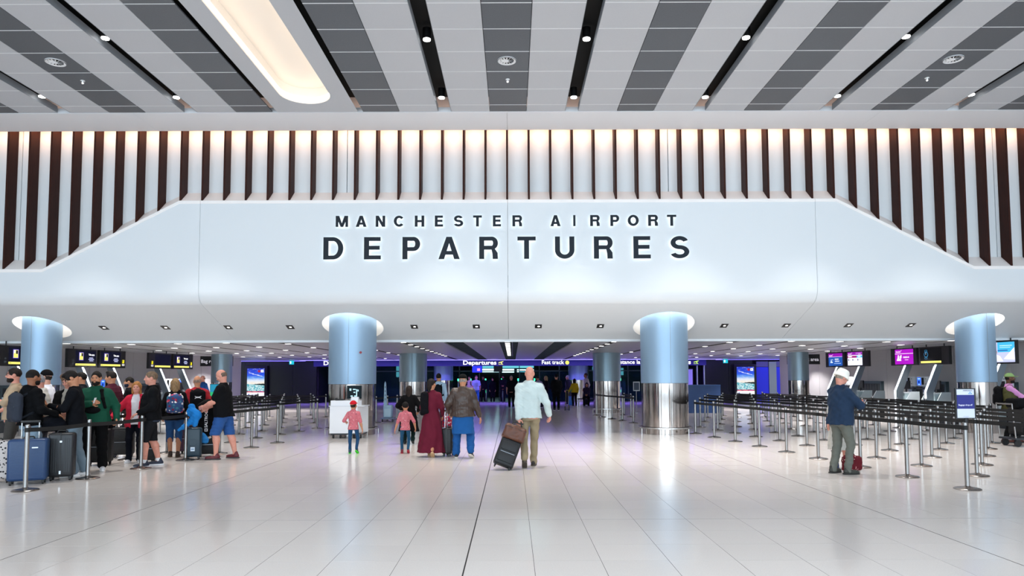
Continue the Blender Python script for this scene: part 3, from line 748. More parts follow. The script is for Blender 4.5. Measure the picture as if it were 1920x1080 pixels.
# blue counter and far desks behind the queue
t = thing('service_counter', 'plain dark blue counter behind the wide column', 'counter', (8.55, 31.3, 0))
MB().box(-1.1, .95, 0, .7, 0, 1.24).build('front_panel', mat('#123a6e', .5), t, False); MB().box(-1.1, .95, -.02, .72, 1.24, 1.27).build('worktop', mat('#1b4f8c', .4), t, False)
t = thing('notice_stand', 'small framed notice on a post behind the short belt lane', 'sign', (5.75, 31.6, 0))
MB().cyl((0, 0, 0), (0, 0, 1.0), .02, .02, 8).build('post', STEEL_POST, t); MB().lathe([(.16, 0), (.16, .015), (.02, .03)], 16).build('base', STEEL_POST, t)
MB().box(-.14, .16, -.02, .01, 1.0, 1.42).build('frame', mat('#b8bcc0', .4), t, False); MB().box(-.11, .13, -.024, -.02, 1.04, 1.38).build('notice', mat('#1d2f45', .5), t, False)
t = thing('wall_poster', 'pale framed poster on the black wall behind the blue counter', 'poster', (11.6, 44.9, 0.9))
MB().box(-.2, .2, 0, .05, 0, 1.25).build('frame', mat('#74777e', .4), t, False); MB().box(-.17, .17, -.01, 0, .04, 1.2).build('sheet', mat('#b9bcc6', .5), t, False)
for x in (12.0, 12.45):
    MB().cyl((x, 44.6, 0), (x, 44.6, 2.4), .05, .05, 12).build('pipe', mat('#9aa0aa', .3, .8), wfar)

t = thing('info_totem', 'slim teal and green information screen behind the black T-shirt man', 'screen', (-10.19, 24.0, 0), math.radians(23)); t.scale = (.62, 1, .93)
MB().lathe([(.2, 0), (.2, .015), (.04, .04)], 20).build('base', STEEL_POST, t); MB().cyl((0, .03, .03), (0, .03, .6), .03, .03, 10).build('stem', STEEL_POST, t)
MB().rbox(-.24, .24, 0, .06, .55, 1.55, .01).build('housing', BLACK, t); MB().box(-.22, .22, -.004, 0, 1.25, 1.53).build('teal_display', emat('#1f86a8', .9), t, False); MB().box(-.22, .22, -.004, 0, .57, 1.25).build('green_display', emat('#1fa868', .9), t, False)
for a, b, c in ((-.15, .15, 1.05), (-.12, .1, .92), (-.14, .16, .8)): MB().box(a, b, -.007, -.004, c, c + .05).build('text_mark', emat('#e8fff4', 1.), t, False)
# ================================================================== CHECK-IN LINE
PHI = math.atan(.17)
def line_x(y): return 14.85 - .17 * (y - 24.2)
PADG = mat('#9fb3b8', .3, spec=.5); ALU = mat('#8f9aa3', .3, .85); LEDW = emat((.86, .90, 1), 3.2)
class Face:
    """screen surface facing the aisle; tx runs left to right as seen from the aisle"""
    def __init__(s, side, W): s.s = side; s.W = W; s.k = 0
    def P(s, a, b, d):  return (-s.s * d, (-s.s) * (a - s.W / 2), b)
    def rect(s, nm, a, b, c, d, col, e, par, depth=None):
        s.k += 1; z = .045 + .0015 * s.k
        MB().add([s.P(a, c, z), s.P(b, c, z), s.P(b, d, z), s.P(a, d, z)], [(0, 1, 2, 3)]).build(nm, emat(col, e), par, False, False)
    def poly(s, nm, pts, col, e, par):
        s.k += 1; z = .045 + .0015 * s.k
        MB().add([s.P(a, b, z) for a, b in pts], [tuple(range(len(pts)))]).build(nm, emat(col, e), par, False, False)
    def text(s, txt, a, b, h, w, col, e, par, bold=.01):
        s.k += 1; z = .045 + .0015 * s.k
        flat_text(txt, h, bold, emat(col, e), par, 0, 0, 0, face=lambda u, v: s.P(a + u, b + v, z), fitw=w)
    def disc(s, nm, a, b, r, col, e, par, n=20): s.poly(nm, [(a + r * math.cos(2 * PI * i / n), b + r * math.sin(2 * PI * i / n)) for i in range(n)], col, e, par)
    def lines(s, rows, col, e, par):
        s.k += 1; z = .045 + .0015 * s.k; mb = MB()
        for a, b, c, d in rows: mb.add([s.P(a, c, z), s.P(b, c, z), s.P(b, d, z), s.P(a, d, z)], [(0, 1, 2, 3)])
        mb.build('text_lines', emat(col, e), par, False, False)
def screen_unit(side, y0, y1, label, z0=2.03, z1=2.66):
    ym = (y0 + y1) / 2; W = (y1 - y0) / math.cos(PHI) - .02
    t = thing('hanging_screen', label, 'screen', (side * line_x(ym), ym, z0), side * PHI)
    MB().box(min(-side * .045, side * .06), max(-side * .045, side * .06), -W / 2, W / 2, 0, z1 - z0).build('housing', BLACK, t, False)
    for yy in (-W * .3, W * .3): MB().cyl((.02, yy, z1 - z0), (.02, yy, LZ - z0 + .04), .018, .018, 8).build('hanger', BLACK, t)
    return t, Face(side, W), W, z1 - z0
NAVY = '#0a0d2a'; YEL = '#e9dc6a'
def yellow_screen(y0, y1, label, mode):
    t, f, W, H = screen_unit(-1, y0, y1, label)
    x0, x1 = (.26 * W, .97 * W) if mode in (0, 2, 4) else (.05 * W, .80 * W)
    f.rect('display', x0, x1, .05, H - .05, NAVY, .6, t)
    f.rect('yellow_band', x0, x1, .06, .13, YEL, 1.1, t)
    f.lines([(x0 + .03, x0 + .10, .085, .10)], '#8c8140', .8, t)
    if mode != 2:
        ix = x0 + .16 * (x1 - x0)
        f.rect('picture_frame', ix, ix + .20, .24, .52, '#6a58c8', .9, t); f.rect('picture', ix + .02, ix + .18, .26, .50, YEL, 1.1, t)
        f.rect('picture_dark', ix + .10, ix + .17, .38, .49, '#12142c', .8, t); f.rect('picture_light', ix + .02, ix + .08, .40, .49, '#f1eee0', 1.1, t)
        tx = x0 + .62 * (x1 - x0)
        f.text('Take care', tx, .42, .06, .27, '#ffffff', 1.2, t, .03)
        f.lines([(tx + .14, tx + .27, .405, .413), (tx + .03, tx + .21, .32, .345), (tx, tx + .25, .27, .295), (tx + .04, tx + .22, .22, .245)], '#b9bfe8', 1.0, t)
    if mode in (1, 3, 2):
        bx = .86 * W if mode != 2 else .10 * W
        f.rect('gate_icon', bx, bx + .10, .18, .30, '#e8d820', 1.0, t); f.poly('gate_icon_dark', [(bx + .01, .29), (bx + .05, .29), (bx + .02, .20), (bx + .01, .20)], '#20200a', .5, t)
        f.rect('gate_number', bx - .01, bx + .11, .08, .15, '#e9e6e2', 1.0, t); f.lines([(bx + .01, bx + .03, .095, .135), (bx + .04, bx + .06, .095, .135), (bx + .07, bx + .09, .095, .135)], '#40323a', .6, t)
    else:
        f.rect('gate_icon', .14 * W, .14 * W + .07, .2, .26, '#43484e', .5, t); f.rect('gate_number', .13 * W, .13 * W + .09, .1, .16, '#4a4f55', .5, t)
yellow_screen(20.85, 22.15, 'black check-in screen with yellow band beside the slim column', 0)
yellow_screen(23.42, 24.70, 'black check-in screen with yellow band and picture, second from the slim column', 4)
yellow_screen(24.82, 26.12, 'black check-in screen with yellow icon above the maroon sweater man', 1)
yellow_screen(27.38, 28.72, 'blank navy check-in screen with yellow band above the blonde woman', 2)
yellow_screen(28.83, 30.15, 'black check-in screen with yellow band nearest the bag repack sign', 3)
PUR = '#8a0fa0'
def people_icon(f, a, b, s, col, e, t):
    f.disc('person_mark', a, b + .10 * s, .022 * s, col, e, t, 12); f.disc('person_mark', a + .09 * s, b + .10 * s, .022 * s, col, e, t, 12)
    f.poly('case_mark', [(a - .06 * s, b - .02 * s), (a + .10 * s, b - .02 * s), (a + .08 * s, b + .03 * s), (a - .04 * s, b + .03 * s)], col, e, t); f.poly('body_mark', [(a - .03 * s, b + .03 * s), (a + .03 * s, b + .03 * s), (a + .02 * s, b + .08 * s), (a - .02 * s, b + .08 * s)], col, e, t)
def logo(f, a, b, w, h, t):
    f.lines([(a + w * i / 8, a + w * (i + .8) / 8, b, b + h * (1.3 if i in (0, 1, 5) else 1)) for i in range(8)], '#f6d9f6', 1.0, t); f.poly('logo_mark', [(a + w * 1.0, b + h), (a + w * 1.15, b + h * 1.8), (a + w * 1.2, b + h * 2.2), (a + w * 1.08, b + h * 2.2)], '#ffffff', 1., t)
t, f, W, H = screen_unit(1, 28.92, 30.22, 'check-in screen with purple header over a blue panel behind the white hat')
f.rect('display', .16 * W, .88 * W, .05, H - .05, '#1d4fa0', 1.0, t); f.rect('header', .16 * W, .88 * W, .44, H - .05, PUR, 1.0, t); f.rect('rule', .16 * W, .88 * W, .425, .44, '#e9c8f0', 1., t)
logo(f, .20 * W, .47, .22, .03, t); people_icon(f, .31 * W, .20, 1.1, '#cfe0ff', 1.0, t)
f.lines([(.50 * W, .70 * W, .31, .35)], '#eaf2ff', 1., t); f.text('CHECK-IN', .50 * W, .22, .05, .30, '#eaf2ff', 1.1, t, .03); f.lines([(.46 * W, .82 * W, .14, .16)], '#a8c4f0', 1., t)
t, f, W, H = screen_unit(1, 27.48, 28.82, 'check-in screen with purple header over a white panel beside the white hat')
f.rect('display', .05 * W, .73 * W, .05, H - .04, '#dfe2f6', 1.05, t); f.rect('header', .05 * W, .73 * W, .47, H - .04, PUR, 1.0, t); f.rect('tab', .05 * W, .48 * W, .36, .44, '#9a1470', 1.0, t); f.rect('tab_blue', .48 * W, .73 * W, .36, .44, '#3fb0d8', 1.0, t)
logo(f, .08 * W, .50, .22, .03, t); f.lines([(.09 * W, .26 * W, .385, .42), (.54 * W, .66 * W, .385, .42)], '#ffffff', 1., t); f.lines([(.44 * W, .68 * W, .53, .545), (.56 * W, .68 * W, .49, .505)], '#e9c8f0', 1., t)
for a in (.09, .29, .53): f.rect('bag_icon', a * W, a * W + .05, .24, .31, '#3c4262', .7, t); f.lines([(a * W + .08, a * W + .18, .26, .27)], '#8d92b0', .9, t)
t, f, W, H = screen_unit(1, 24.94, 26.25, 'all purple check-in screen above a pair of white kiosks')
f.rect('display', .17 * W, .88 * W, .04, H - .04, '#a312b8', 1.0, t); f.rect('rule', .17 * W, .88 * W, .42, .44, '#f2d8f6', 1., t); logo(f, .21 * W, .48, .25, .035, t); people_icon(f, .31 * W, .20, 1.5, '#ffffff', 1.0, t)
f.disc('plane_mark', .40 * W, .30, .05, '#ffffff', 1., t); f.text('CHECK-IN', .50 * W, .27, .055, .30, '#ffffff', 1.1, t, .03); f.lines([(.57 * W, .70 * W, .19, .21)], '#f2d8f6', 1., t)
t, f, W, H = screen_unit(1, 23.47, 24.83, 'black check-in screen showing a blue outlined wrist watch')
f.rect('display', .04 * W, .76 * W, .04, H - .04, '#06070c', .6, t); f.rect('yellow_band', .05 * W, .74 * W, .06, .13, YEL, 1.1, t)
n = 20; ring = []
for rr_, cc in ((.095, '#3f9ad0'), (.082, '#06070c')): f.disc('watch_ring', .24 * W, .36, rr_, cc, .9, t, 24)
for b0, b1 in ((.455, .52), (.20, .265)):
    f.poly('watch_strap', [(.24 * W - .06, b0), (.24 * W + .06, b0), (.24 * W + .05, b1), (.24 * W - .05, b1)], '#3f9ad0', .8, t); f.poly('watch_strap_fill', [(.24 * W - .047, b0 + .008), (.24 * W + .047, b0 + .008), (.24 * W + .04, b1 - .008), (.24 * W - .04, b1 - .008)], '#06070c', .6, t)
f.lines([(.24 * W - .006, .24 * W + .006, .36, .43)], '#bfe4ff', 1., t)
t, f, W, H = screen_unit(1, 20.95, 22.05, 'bright television showing a man in white beside the placard column', 2.0, 2.72)
f.rect('display', .05 * W, .97 * W, .05, H - .05, '#b9bfe6', 1.0, t); f.rect('sky_area', .42 * W, .97 * W, .36, H - .05, '#3fa9d6', 1.1, t); f.rect('band_area', .42 * W, .75 * W, .40, .43, '#2a58a8', .9, t)
f.poly('wing_shape', [(.05 * W, .5), (.3 * W, .58), (.3 * W, .61), (.05 * W, .56)], '#6f78ad', .9, t); f.poly('body_shape', [(.2 * W, .08), (.28 * W, .26), (.36 * W, .30), (.5 * W, .24), (.6 * W, .08)], '#e6e7f4', 1.1, t)
f.disc('face_shape', .36 * W, .36, .055, '#b58a80', .9, t, 14); f.disc('hair_shape', .36 * W, .395, .04, '#3a2e30', .6, t, 12); f.poly('plane_shape', [(.62 * W, .15), (.97 * W, .50), (.97 * W, .12)], '#f0f1fb', 1.1, t)
f.lines([(.5 * W, .9 * W, .55, .57), (.5 * W, .85 * W, .50, .515)], '#c9f0ff', 1., t)

def light_post(side, y, label):
    t = thing('light_post', label, 'light post', (side * (line_x(y) - .44), y, 0), side * PHI)
    a = [(0, 0), (0, 1.09), (.45, 2.03), (.72, 2.03), (.30, 1.05), (.26, 0)]
    MB().prism([(side * p, z) for p, z in a], -.05, .05, 'y').build('blade', ALU, t, False)
    e = [(-.03, 0), (-.03, 1.10), (.42, 2.03), (.462, 2.03), (.012, 1.09), (.012, 0)]
    MB().prism([(side * p, z) for p, z in e], -.056, -.05, 'y').build('light_edge', LEDW, t, False)
    MB().prism([(side * p, z) for p, z in [(-.03, 0), (-.03, 1.10), (.42, 2.03), (.452, 2.03), (.002, 1.09), (.002, 0)]], -.05, -.015, 'y').build('light_face', LEDW, t, False)
def check_desk(side, y, label):
    """counter with scale beside it and an end panel"""
    t = thing('check_in_desk', label, 'desk', (side * (line_x(y) + .06), y, 0), side * PHI)
    s = side
    def bx(nm, a, b, c, d, e, f_, m): return MB().box(min(s * a, s * b), max(s * a, s * b), c, d, e, f_).build(nm, m, t, False)
    bx('front_panel', 0, .06, .14, .64, 0, 1.0, PADG); bx('worktop', -.04, .58, .12, .66, 1.0, 1.04, mat('#c6d0d3', .3)); bx('side_panel', .06, .56, .14, .18, 0, 1.0, PADG); bx('side_panel', .06, .56, .60, .64, 0, 1.0, PADG)
    bx('weigh_belt', -.1, .56, -.62, .05, .0, .32, mat('#2b2f33', .5)); 
    MB().prism([(s * p, z) for p, z in ((-.12, .32), (-.12, .55), (.2, 1.06), (.56, 1.06), (.56, .32))], .06, .1, 'y').build('belt_side', mat('#b9c4c8', .35), t, False)
    MB().prism([(s * p, z) for p, z in ((-.12, .32), (-.12, .55), (.2, 1.06), (.56, 1.06), (.56, .32))], -.68, -.64, 'y').build('belt_side', mat('#b9c4c8', .35), t, False)
    o = bx('desk_monitor', .25, .31, .20, .58, 1.16, 1.46, BLACK); MB().cyl((s * .28, .39, 1.04), (s * .28, .39, 1.2), .03, .03, 8).build('monitor_stem', BLACK, t)
def kiosk(side, y, out, label):
    t = thing('self_service_kiosk', label, 'kiosk', (side * (line_x(y) + out), y, 0), side * PHI)
    s = side
    MB().rbox(min(0, s * .22), max(0, s * .22), -.30, .30, 1.24, 1.62, .03).build('case', mat('#dfe4e8', .35), t)
    MB().box(min(s * .05, s * .18), max(s * .05, s * .18), -.08, .08, 0, 1.24).build('stem', ALU, t, False); MB().box(min(-s * .05, s * .3), max(-s * .05, s * .3), -.28, .28, 1.14, 1.2).build('tray', mat('#2c3036', .4), t, False)
    f = Face(s, .6); f.k = -26
    f.rect('display', .03, .21, .05 + 1.24, .34 + 1.24, '#2a63f0', 1.3, t); f.rect('display_mark', .08, .15, .12 + 1.24, .22 + 1.24, '#12246a', .8, t); f.lines([(.06, .18, .27 + 1.24, .31 + 1.24), (.08, .16, .07 + 1.24, .10 + 1.24)], '#9cc2ff', 1.1, t)
    f.rect('slot_panel', .25, .36, .07 + 1.24, .33 + 1.24, '#0a0a0c', .2, t); f.lines([(.42, .48, .28 + 1.24, .30 + 1.24), (.42, .48, .09 + 1.24, .11 + 1.24)], '#5c6468', .5, t)
wh = {-1: ('yellow-striped screen', 'on the queue side of the hall'), 1: ('purple or black screen', 'behind the empty queue lanes')}
names_l = ['beside the slim column behind the queue', 'below the second yellow-banded screen', 'behind the maroon sweater man', 'behind the grey-haired man in black', 'nearest the bag repack sign']
names_r = ['under the bright television', 'under the watch screen', 'under the all purple screen', 'under the white panelled screen', 'under the blue panelled screen']
for side, nm in ((-1, names_l), (1, names_r)):
    for y, n_ in zip((21.55, 24.1, 25.55, 28.1, 29.5), nm):
        light_post(side, y, 'bent metal post with glowing white edge, ' + n_)
        check_desk(side, y + .05, 'pale grey check-in counter, ' + n_)
for side, ys, nm in ((1, (26.5, 25.8), ('under the all purple screen', 'between the two light posts under the watch screen')), (1, (30.25,), ('beside the white hat',)), (1, (22.5,), ('under the bright television',)),
                     (-1, (26.3, ), ('beside the maroon sweater man',)), (-1, (29.8, 30.8), ('above the floral backpack', 'behind the bald man in red'))):
    for y, n_ in zip(ys, nm): kiosk(side, y, .80, 'white self-service kiosk with blue screen, ' + n_)
# baggage openings in the check-in walls
for side in (-1, 1):
    for q, y in enumerate((24.0, 27.0, 30.6)):
        x = side * (17.35 - .146 * (y - 21.0))
        t = thing('baggage_opening', 'dark baggage belt opening in the wall, %s, %s' % (('nearest', 'middle', 'farthest')[q], 'behind the queue' if side < 0 else 'behind the empty lanes'), 'baggage opening', (x - side * .02, y, 0), side * math.atan(.146))
        MB().box(-.08, .02, -.75, .75, .3, 1.32).build('dark_mouth', mat('#1b2226', .5), t, False)
        for a, b, c, d in ((-.82, -.75, .25, 1.4), (.75, .82, .25, 1.4), (-.82, .82, 1.32, 1.42)): MB().box(-.12, .02, a, b, c, d).build('frame', mat('#4a5a60', .4, .5), t, False)
        for k in range(8): MB().box(-.1, -.085, -.72 + k * .18, -.57 + k * .18, .5, 1.3).build('curtain_strip', mat('#252b2f', .6), t, False)
# bag repack signs
for side in (-1, 1):
    y0 = 33.4; t = thing('hanging_sign', 'black Bag repack area sign half hidden by a slim column, ' + ('above the blue-shirted man' if side < 0 else 'near the purple screens'), 'sign', (side * 14.0, y0, 2.22), 0)
    MB().box(-.95, .62, 0, .06, 0, .48).build('sign_board', mat('#141418', .4), t, False) if side < 0 else MB().box(-.62, .95, 0, .06, 0, .48).build('sign_board', mat('#141418', .4), t, False)
    flat_text('Bag repack area', .17, .008, emat('#c9c6d2', .8), t, (-.90 if side < 0 else -.55), -.004, .16, fitw=1.44)
    for xx in (-.4, .4): MB().cyl((xx, .03, .48), (xx, .03, .56), .015, .015, 6).build('hanger', BLACK, t)

# ---- queue posts with belts
BELT = mat('#0b0b0c', .7)
post_meshes = {}
post_meshes['base'] = MB().lathe([(.175, 0), (.178, .008), (.165, .018), (.10, .030), (.05, .038), (.034, .05)], 28).mesh('base')
post_meshes['pole'] = MB().lathe([(.031, .04), (.031, .852)], 18).mesh('pole')
post_meshes['head'] = MB().lathe([(.033, .914), (.033, .955), (.02, .964), (0, .965)], 18).mesh('head')
post_meshes['cassette'] = MB().lathe([(.0365, .850), (.0365, .914)], 18).mesh('cassette')
POLE2 = STEEL_POST
for k in post_meshes: post_meshes[k].materials.append(BELT if k == 'cassette' else POLE2)
post_meshes['cap'] = post_meshes['head']
def belt_mesh(dx, dy, z0=.850, z1=.912, sag=.03, n=8):
    mb = MB(); L_ = math.hypot(dx, dy); ux, uy = dx / L_, dy / L_; nx, ny = -uy * .0012, ux * .0012
    v = []; f = []
    for i in range(n + 1):
        t = i / n; d = .034 + (L_ - .068) * t; s_ = -sag * 4 * t * (1 - t)
        for a, z in ((1, z0), (1, z1), (-1, z1), (-1, z0)): v.append((ux * d + a * nx, uy * d + a * ny, z + s_))
    for i in range(n):
        for q in range(4): f.append((i * 4 + q, i * 4 + (q + 1) % 4, i * 4 + 4 + (q + 1) % 4, i * 4 + 4 + q))
    f += [(3, 2, 1, 0), tuple(n * 4 + q for q in range(4))]
    return mb.add(v, f).mesh('belt', False, False)
def queue_post(x, y, label, group, nxt=None):
    t = thing('queue_post', label, 'queue post', (x, y, 0), 0, group)
    for k in ('base', 'pole', 'head', 'cassette'): obj(k, post_meshes[k], None, t)
    if nxt: obj('belt', belt_mesh(nxt[0] - x, nxt[1] - y, sag=random.uniform(.0, .014)), BELT, t)
    return t
rj = random.Random(3)
def lanes(side, ends, starts):
    base = {1: (6.67, 10.07), -1: (-7.02, 10.22)}[side]
    a = {1: (-.164, 1.236), -1: (.2, 1.222)}[side]; b = {1: (1.02, 1.37), -1: (-1.02, 1.37)}[side]
    words = ('first', 'second', 'third', 'fourth', 'fifth', 'sixth', 'seventh')
    for i in range(7):
        pts = [(base[0] + b[0] * i + a[0] * j + rj.uniform(-.02, .02), base[1] + b[1] * i + a[1] * j + rj.uniform(-.03, .03)) for j in range(starts[i], ends[i] + 1)]
        for q, p in enumerate(pts):
            lab = 'steel queue post, %s from the near end of the %s belt row, %s' % (ORD[q], words[i], 'crowded side' if side < 0 else 'empty side')
            queue_post(p[0], p[1], lab, 'queue posts %s row %s' % (words[i], 'queueing side' if side < 0 else 'empty side'), pts[q + 1] if q + 1 < len(pts) and not (side < 0 and i == 0 and q == 3) else None)
lanes(1, (8, 9, 10, 11, 11, 11, 10), (0, -1, -1, -1, -1, 0, 1))
lanes(-1, (6, 9, 10, 12, 12, 11, 10), (0, 1, 1, 2, 3, 4, 5))
cp = [(4.41, 24.71), (4.23, 26.05), (4.0, 27.14), (3.77, 28.46), (3.71, 29.66)]
for q, p in enumerate(cp): queue_post(p[0], p[1], 'steel queue post, %s in the short belt lane beside the wide column' % ORD[q], 'short lane posts by the wide column', cp[q + 1] if q < 4 else None)
cp = [(4.95, 28.4), (4.9, 29.8)]
for q, p in enumerate(cp): queue_post(p[0], p[1], 'steel queue post, %s in front of the framed notice' % ORD[q], 'posts by the framed notice', cp[q + 1] if q < 1 else None)
cp = [(-4.85, 25.3), (-4.62, 26.3), (-4.42, 27.3), (-4.2, 28.4)]
for q, p in enumerate(cp): queue_post(p[0], p[1], 'steel queue post, %s in the row beside the pale blue trolley' % ORD[q], 'posts by the pale trolley', cp[q + 1] if q < 3 else None)
cp = [(-3.85, 28.2), (-2.6, 28.6)]
for q, p in enumerate(cp): queue_post(p[0], p[1], 'steel queue post, %s beyond the girl in black' % ORD[q], 'posts beyond the girl in black', cp[q + 1] if q < 1 else None)

# airline placard standing on the nearest lane's end post
t = thing('placard', 'airline baggage drop-off placard on the nearest queue post', 'placard', (6.66, 10.05, .965))
MB().box(-.145, .145, -.012, .012, .045, .485).build('frame', mat('#101418', .4), t, False); MB().cyl((0, 0, 0), (0, 0, .06), .028, .03, 12).build('socket', BLACK, t)
def pr(nm, a, b, c, d, m, k=1): MB().box(a, b, -.0125 - .001 * k, -.012, c, d).build(nm, m, t, False)
pr('white_sheet', -.125, .125, .06, .47, mat('#cfd6e6', .5)); pr('blue_field', -.125, .125, .19, .39, mat('#141c78', .5), 2)
flat_text('Baggage drop-off', .022, .01, mat('#eef0ff', .5), t, -.105, -.0155, .235, fitw=.20)
flat_text('AIRFRANCE /', .014, .02, mat('#1a2350', .5), t, -.035, -.0155, .445, fitw=.145)
flat_text('KLM', .016, .04, mat('#2f8fc8', .5), t, .045, -.0155, .402, fitw=.05); pr('crown_mark', .062, .078, .422, .434, mat('#2f8fc8', .5), 3)
flat_text('SKYTEAM', .008, .0, mat('#7a84a8', .5), t, -.04, -.0155, .075, fitw=.08)

# ---- white podium in front of the column
t = thing('podium', 'white wheeled service podium in front of the wide column', 'podium', (-4.36, 18.75, 0), 0); t.scale = (.88, 1, 1)
PW = mat('#eef0f4', .4)
MB().add([(-.52, 0, .14), (.33, 0, .14), (.52, .62, .14), (-.52, .62, .14), (-.52, 0, .86), (.33, 0, .86), (.52, .62, .86), (-.52, .62, .86)], [(0, 3, 2, 1), (4, 5, 6, 7), (0, 1, 5, 4), (1, 2, 6, 5), (2, 3, 7, 6), (3, 0, 4, 7)]).build('body', PW, t, False)
MB().box(-.545, .56, -.03, .66, .86, .88).build('shelf', mat('#d9dce2', .35), t, False)
MB().add([(-.5, .02, .88), (.33, .02, .88), (.40, .25, .88), (-.5, .25, .88), (-.5, .02, 1.02), (.33, .02, 1.02), (.40, .25, 1.02), (-.5, .25, 1.02)], [(0, 3, 2, 1), (4, 5, 6, 7), (0, 1, 5, 4), (1, 2, 6, 5), (2, 3, 7, 6), (3, 0, 4, 7)]).build('upstand', PW, t, False)
MB().box(-.5, .5, .05, .58, .10, .14).build('plinth', mat('#3c3f44', .5), t, False)
for x in (-.42, -.2, .2, .42):
    o = MB().cyl((-.02, 0, .05), (.02, 0, .05), .05, .05, 14).build('caster', BLACK, t); o.location = (x, .08, 0); MB().box(-.015, .015, -.01, .03, .05, .11).build('caster_fork', STEEL_POST, o, False)
t = thing('podium_monitor', 'black monitor with white writing on the white podium', 'monitor', (-4.22, 19.02, 1.02)); 
MB().box(-.2, .2, 0, .04, .04, .40).build('housing', BLACK, t, False); MB().box(-.06, .06, .0, .06, -.14, .05).build('stand', BLACK, t, False); MB().box(-.19, .19, -.004, 0, .05, .39).build('display', emat('#0d2028', .6), t, False)
mb = MB()
for a, b, c, d in ((-.13, -.08, .26, .32), (-.04, .04, .28, .31), (-.02, .03, .20, .23), (.05, .08, .10, .3), (-.1, -.04, .1, .13), (0, .06, .1, .13), (.09, .12, .24, .29)): mb.add([(a, -.006, c), (b, -.006, c), (b, -.006, d), (a, -.006, d)], [(0, 1, 2, 3)])
mb.build('screen_marks', emat('#b8e4f4', 1.), t, False)
t = thing('card_reader', 'small black handset lying on the white podium', 'handset', (-4.58, 18.85, 1.02), .4); MB().rbox(-.12, .12, -.03, .03, 0, .04, .012).build('handset', BLACK, t); MB().rbox(-.12, -.06, -.035, .035, .02, .07, .012).build('cradle', BLACK, t)
t = thing('document_box', 'small white box on the white podium beside the monitor', 'box', (-4.16, 18.86, 1.02)); MB().rbox(-.1, .1, -.06, .06, 0, .09, .008).build('box_body', PW, t); MB().box(-.09, .09, -.05, .05, .09, .095).build('box_lid', mat('#f6f7fa', .4), t, False)
# pale baggage trolley left beside the podium column
t = thing('baggage_trolley', 'pale blue upright trolley standing behind the podium column', 'trolley', (-4.55, 25.9, 0))
PB = mat('#9fc0d8', .4)
MB().rbox(-.12, .18, -.18, .2, .16, .62, .02).build('box', PB, t); MB().box(-.08, .14, -.185, -.18, .2, .48).build('box_panel', mat('#b8d4e6', .4), t, False); MB().prism([(-.14, .6), (-.02, .6), (-.06, 1.42), (-.09, 1.5), (-.12, 1.42)], 0, .05, 'y').build('upright', PB, t, False)
for z in (.8, .95, 1.1, 1.25): MB().box(-.095, -.075, -.005, 0, z, z + .07).build('slot', BLACK, t, False)
for x in (-.16, .22): o = MB().cyl((-.015, 0, .06), (.015, 0, .06), .06, .06, 12).build('wheel', BLACK, t); o.location = (x, -.1, 0)
MB().box(-.2, .26, -.25, .25, .11, .15).build('chassis', mat('#6d7e8c', .4, .5), t, False)
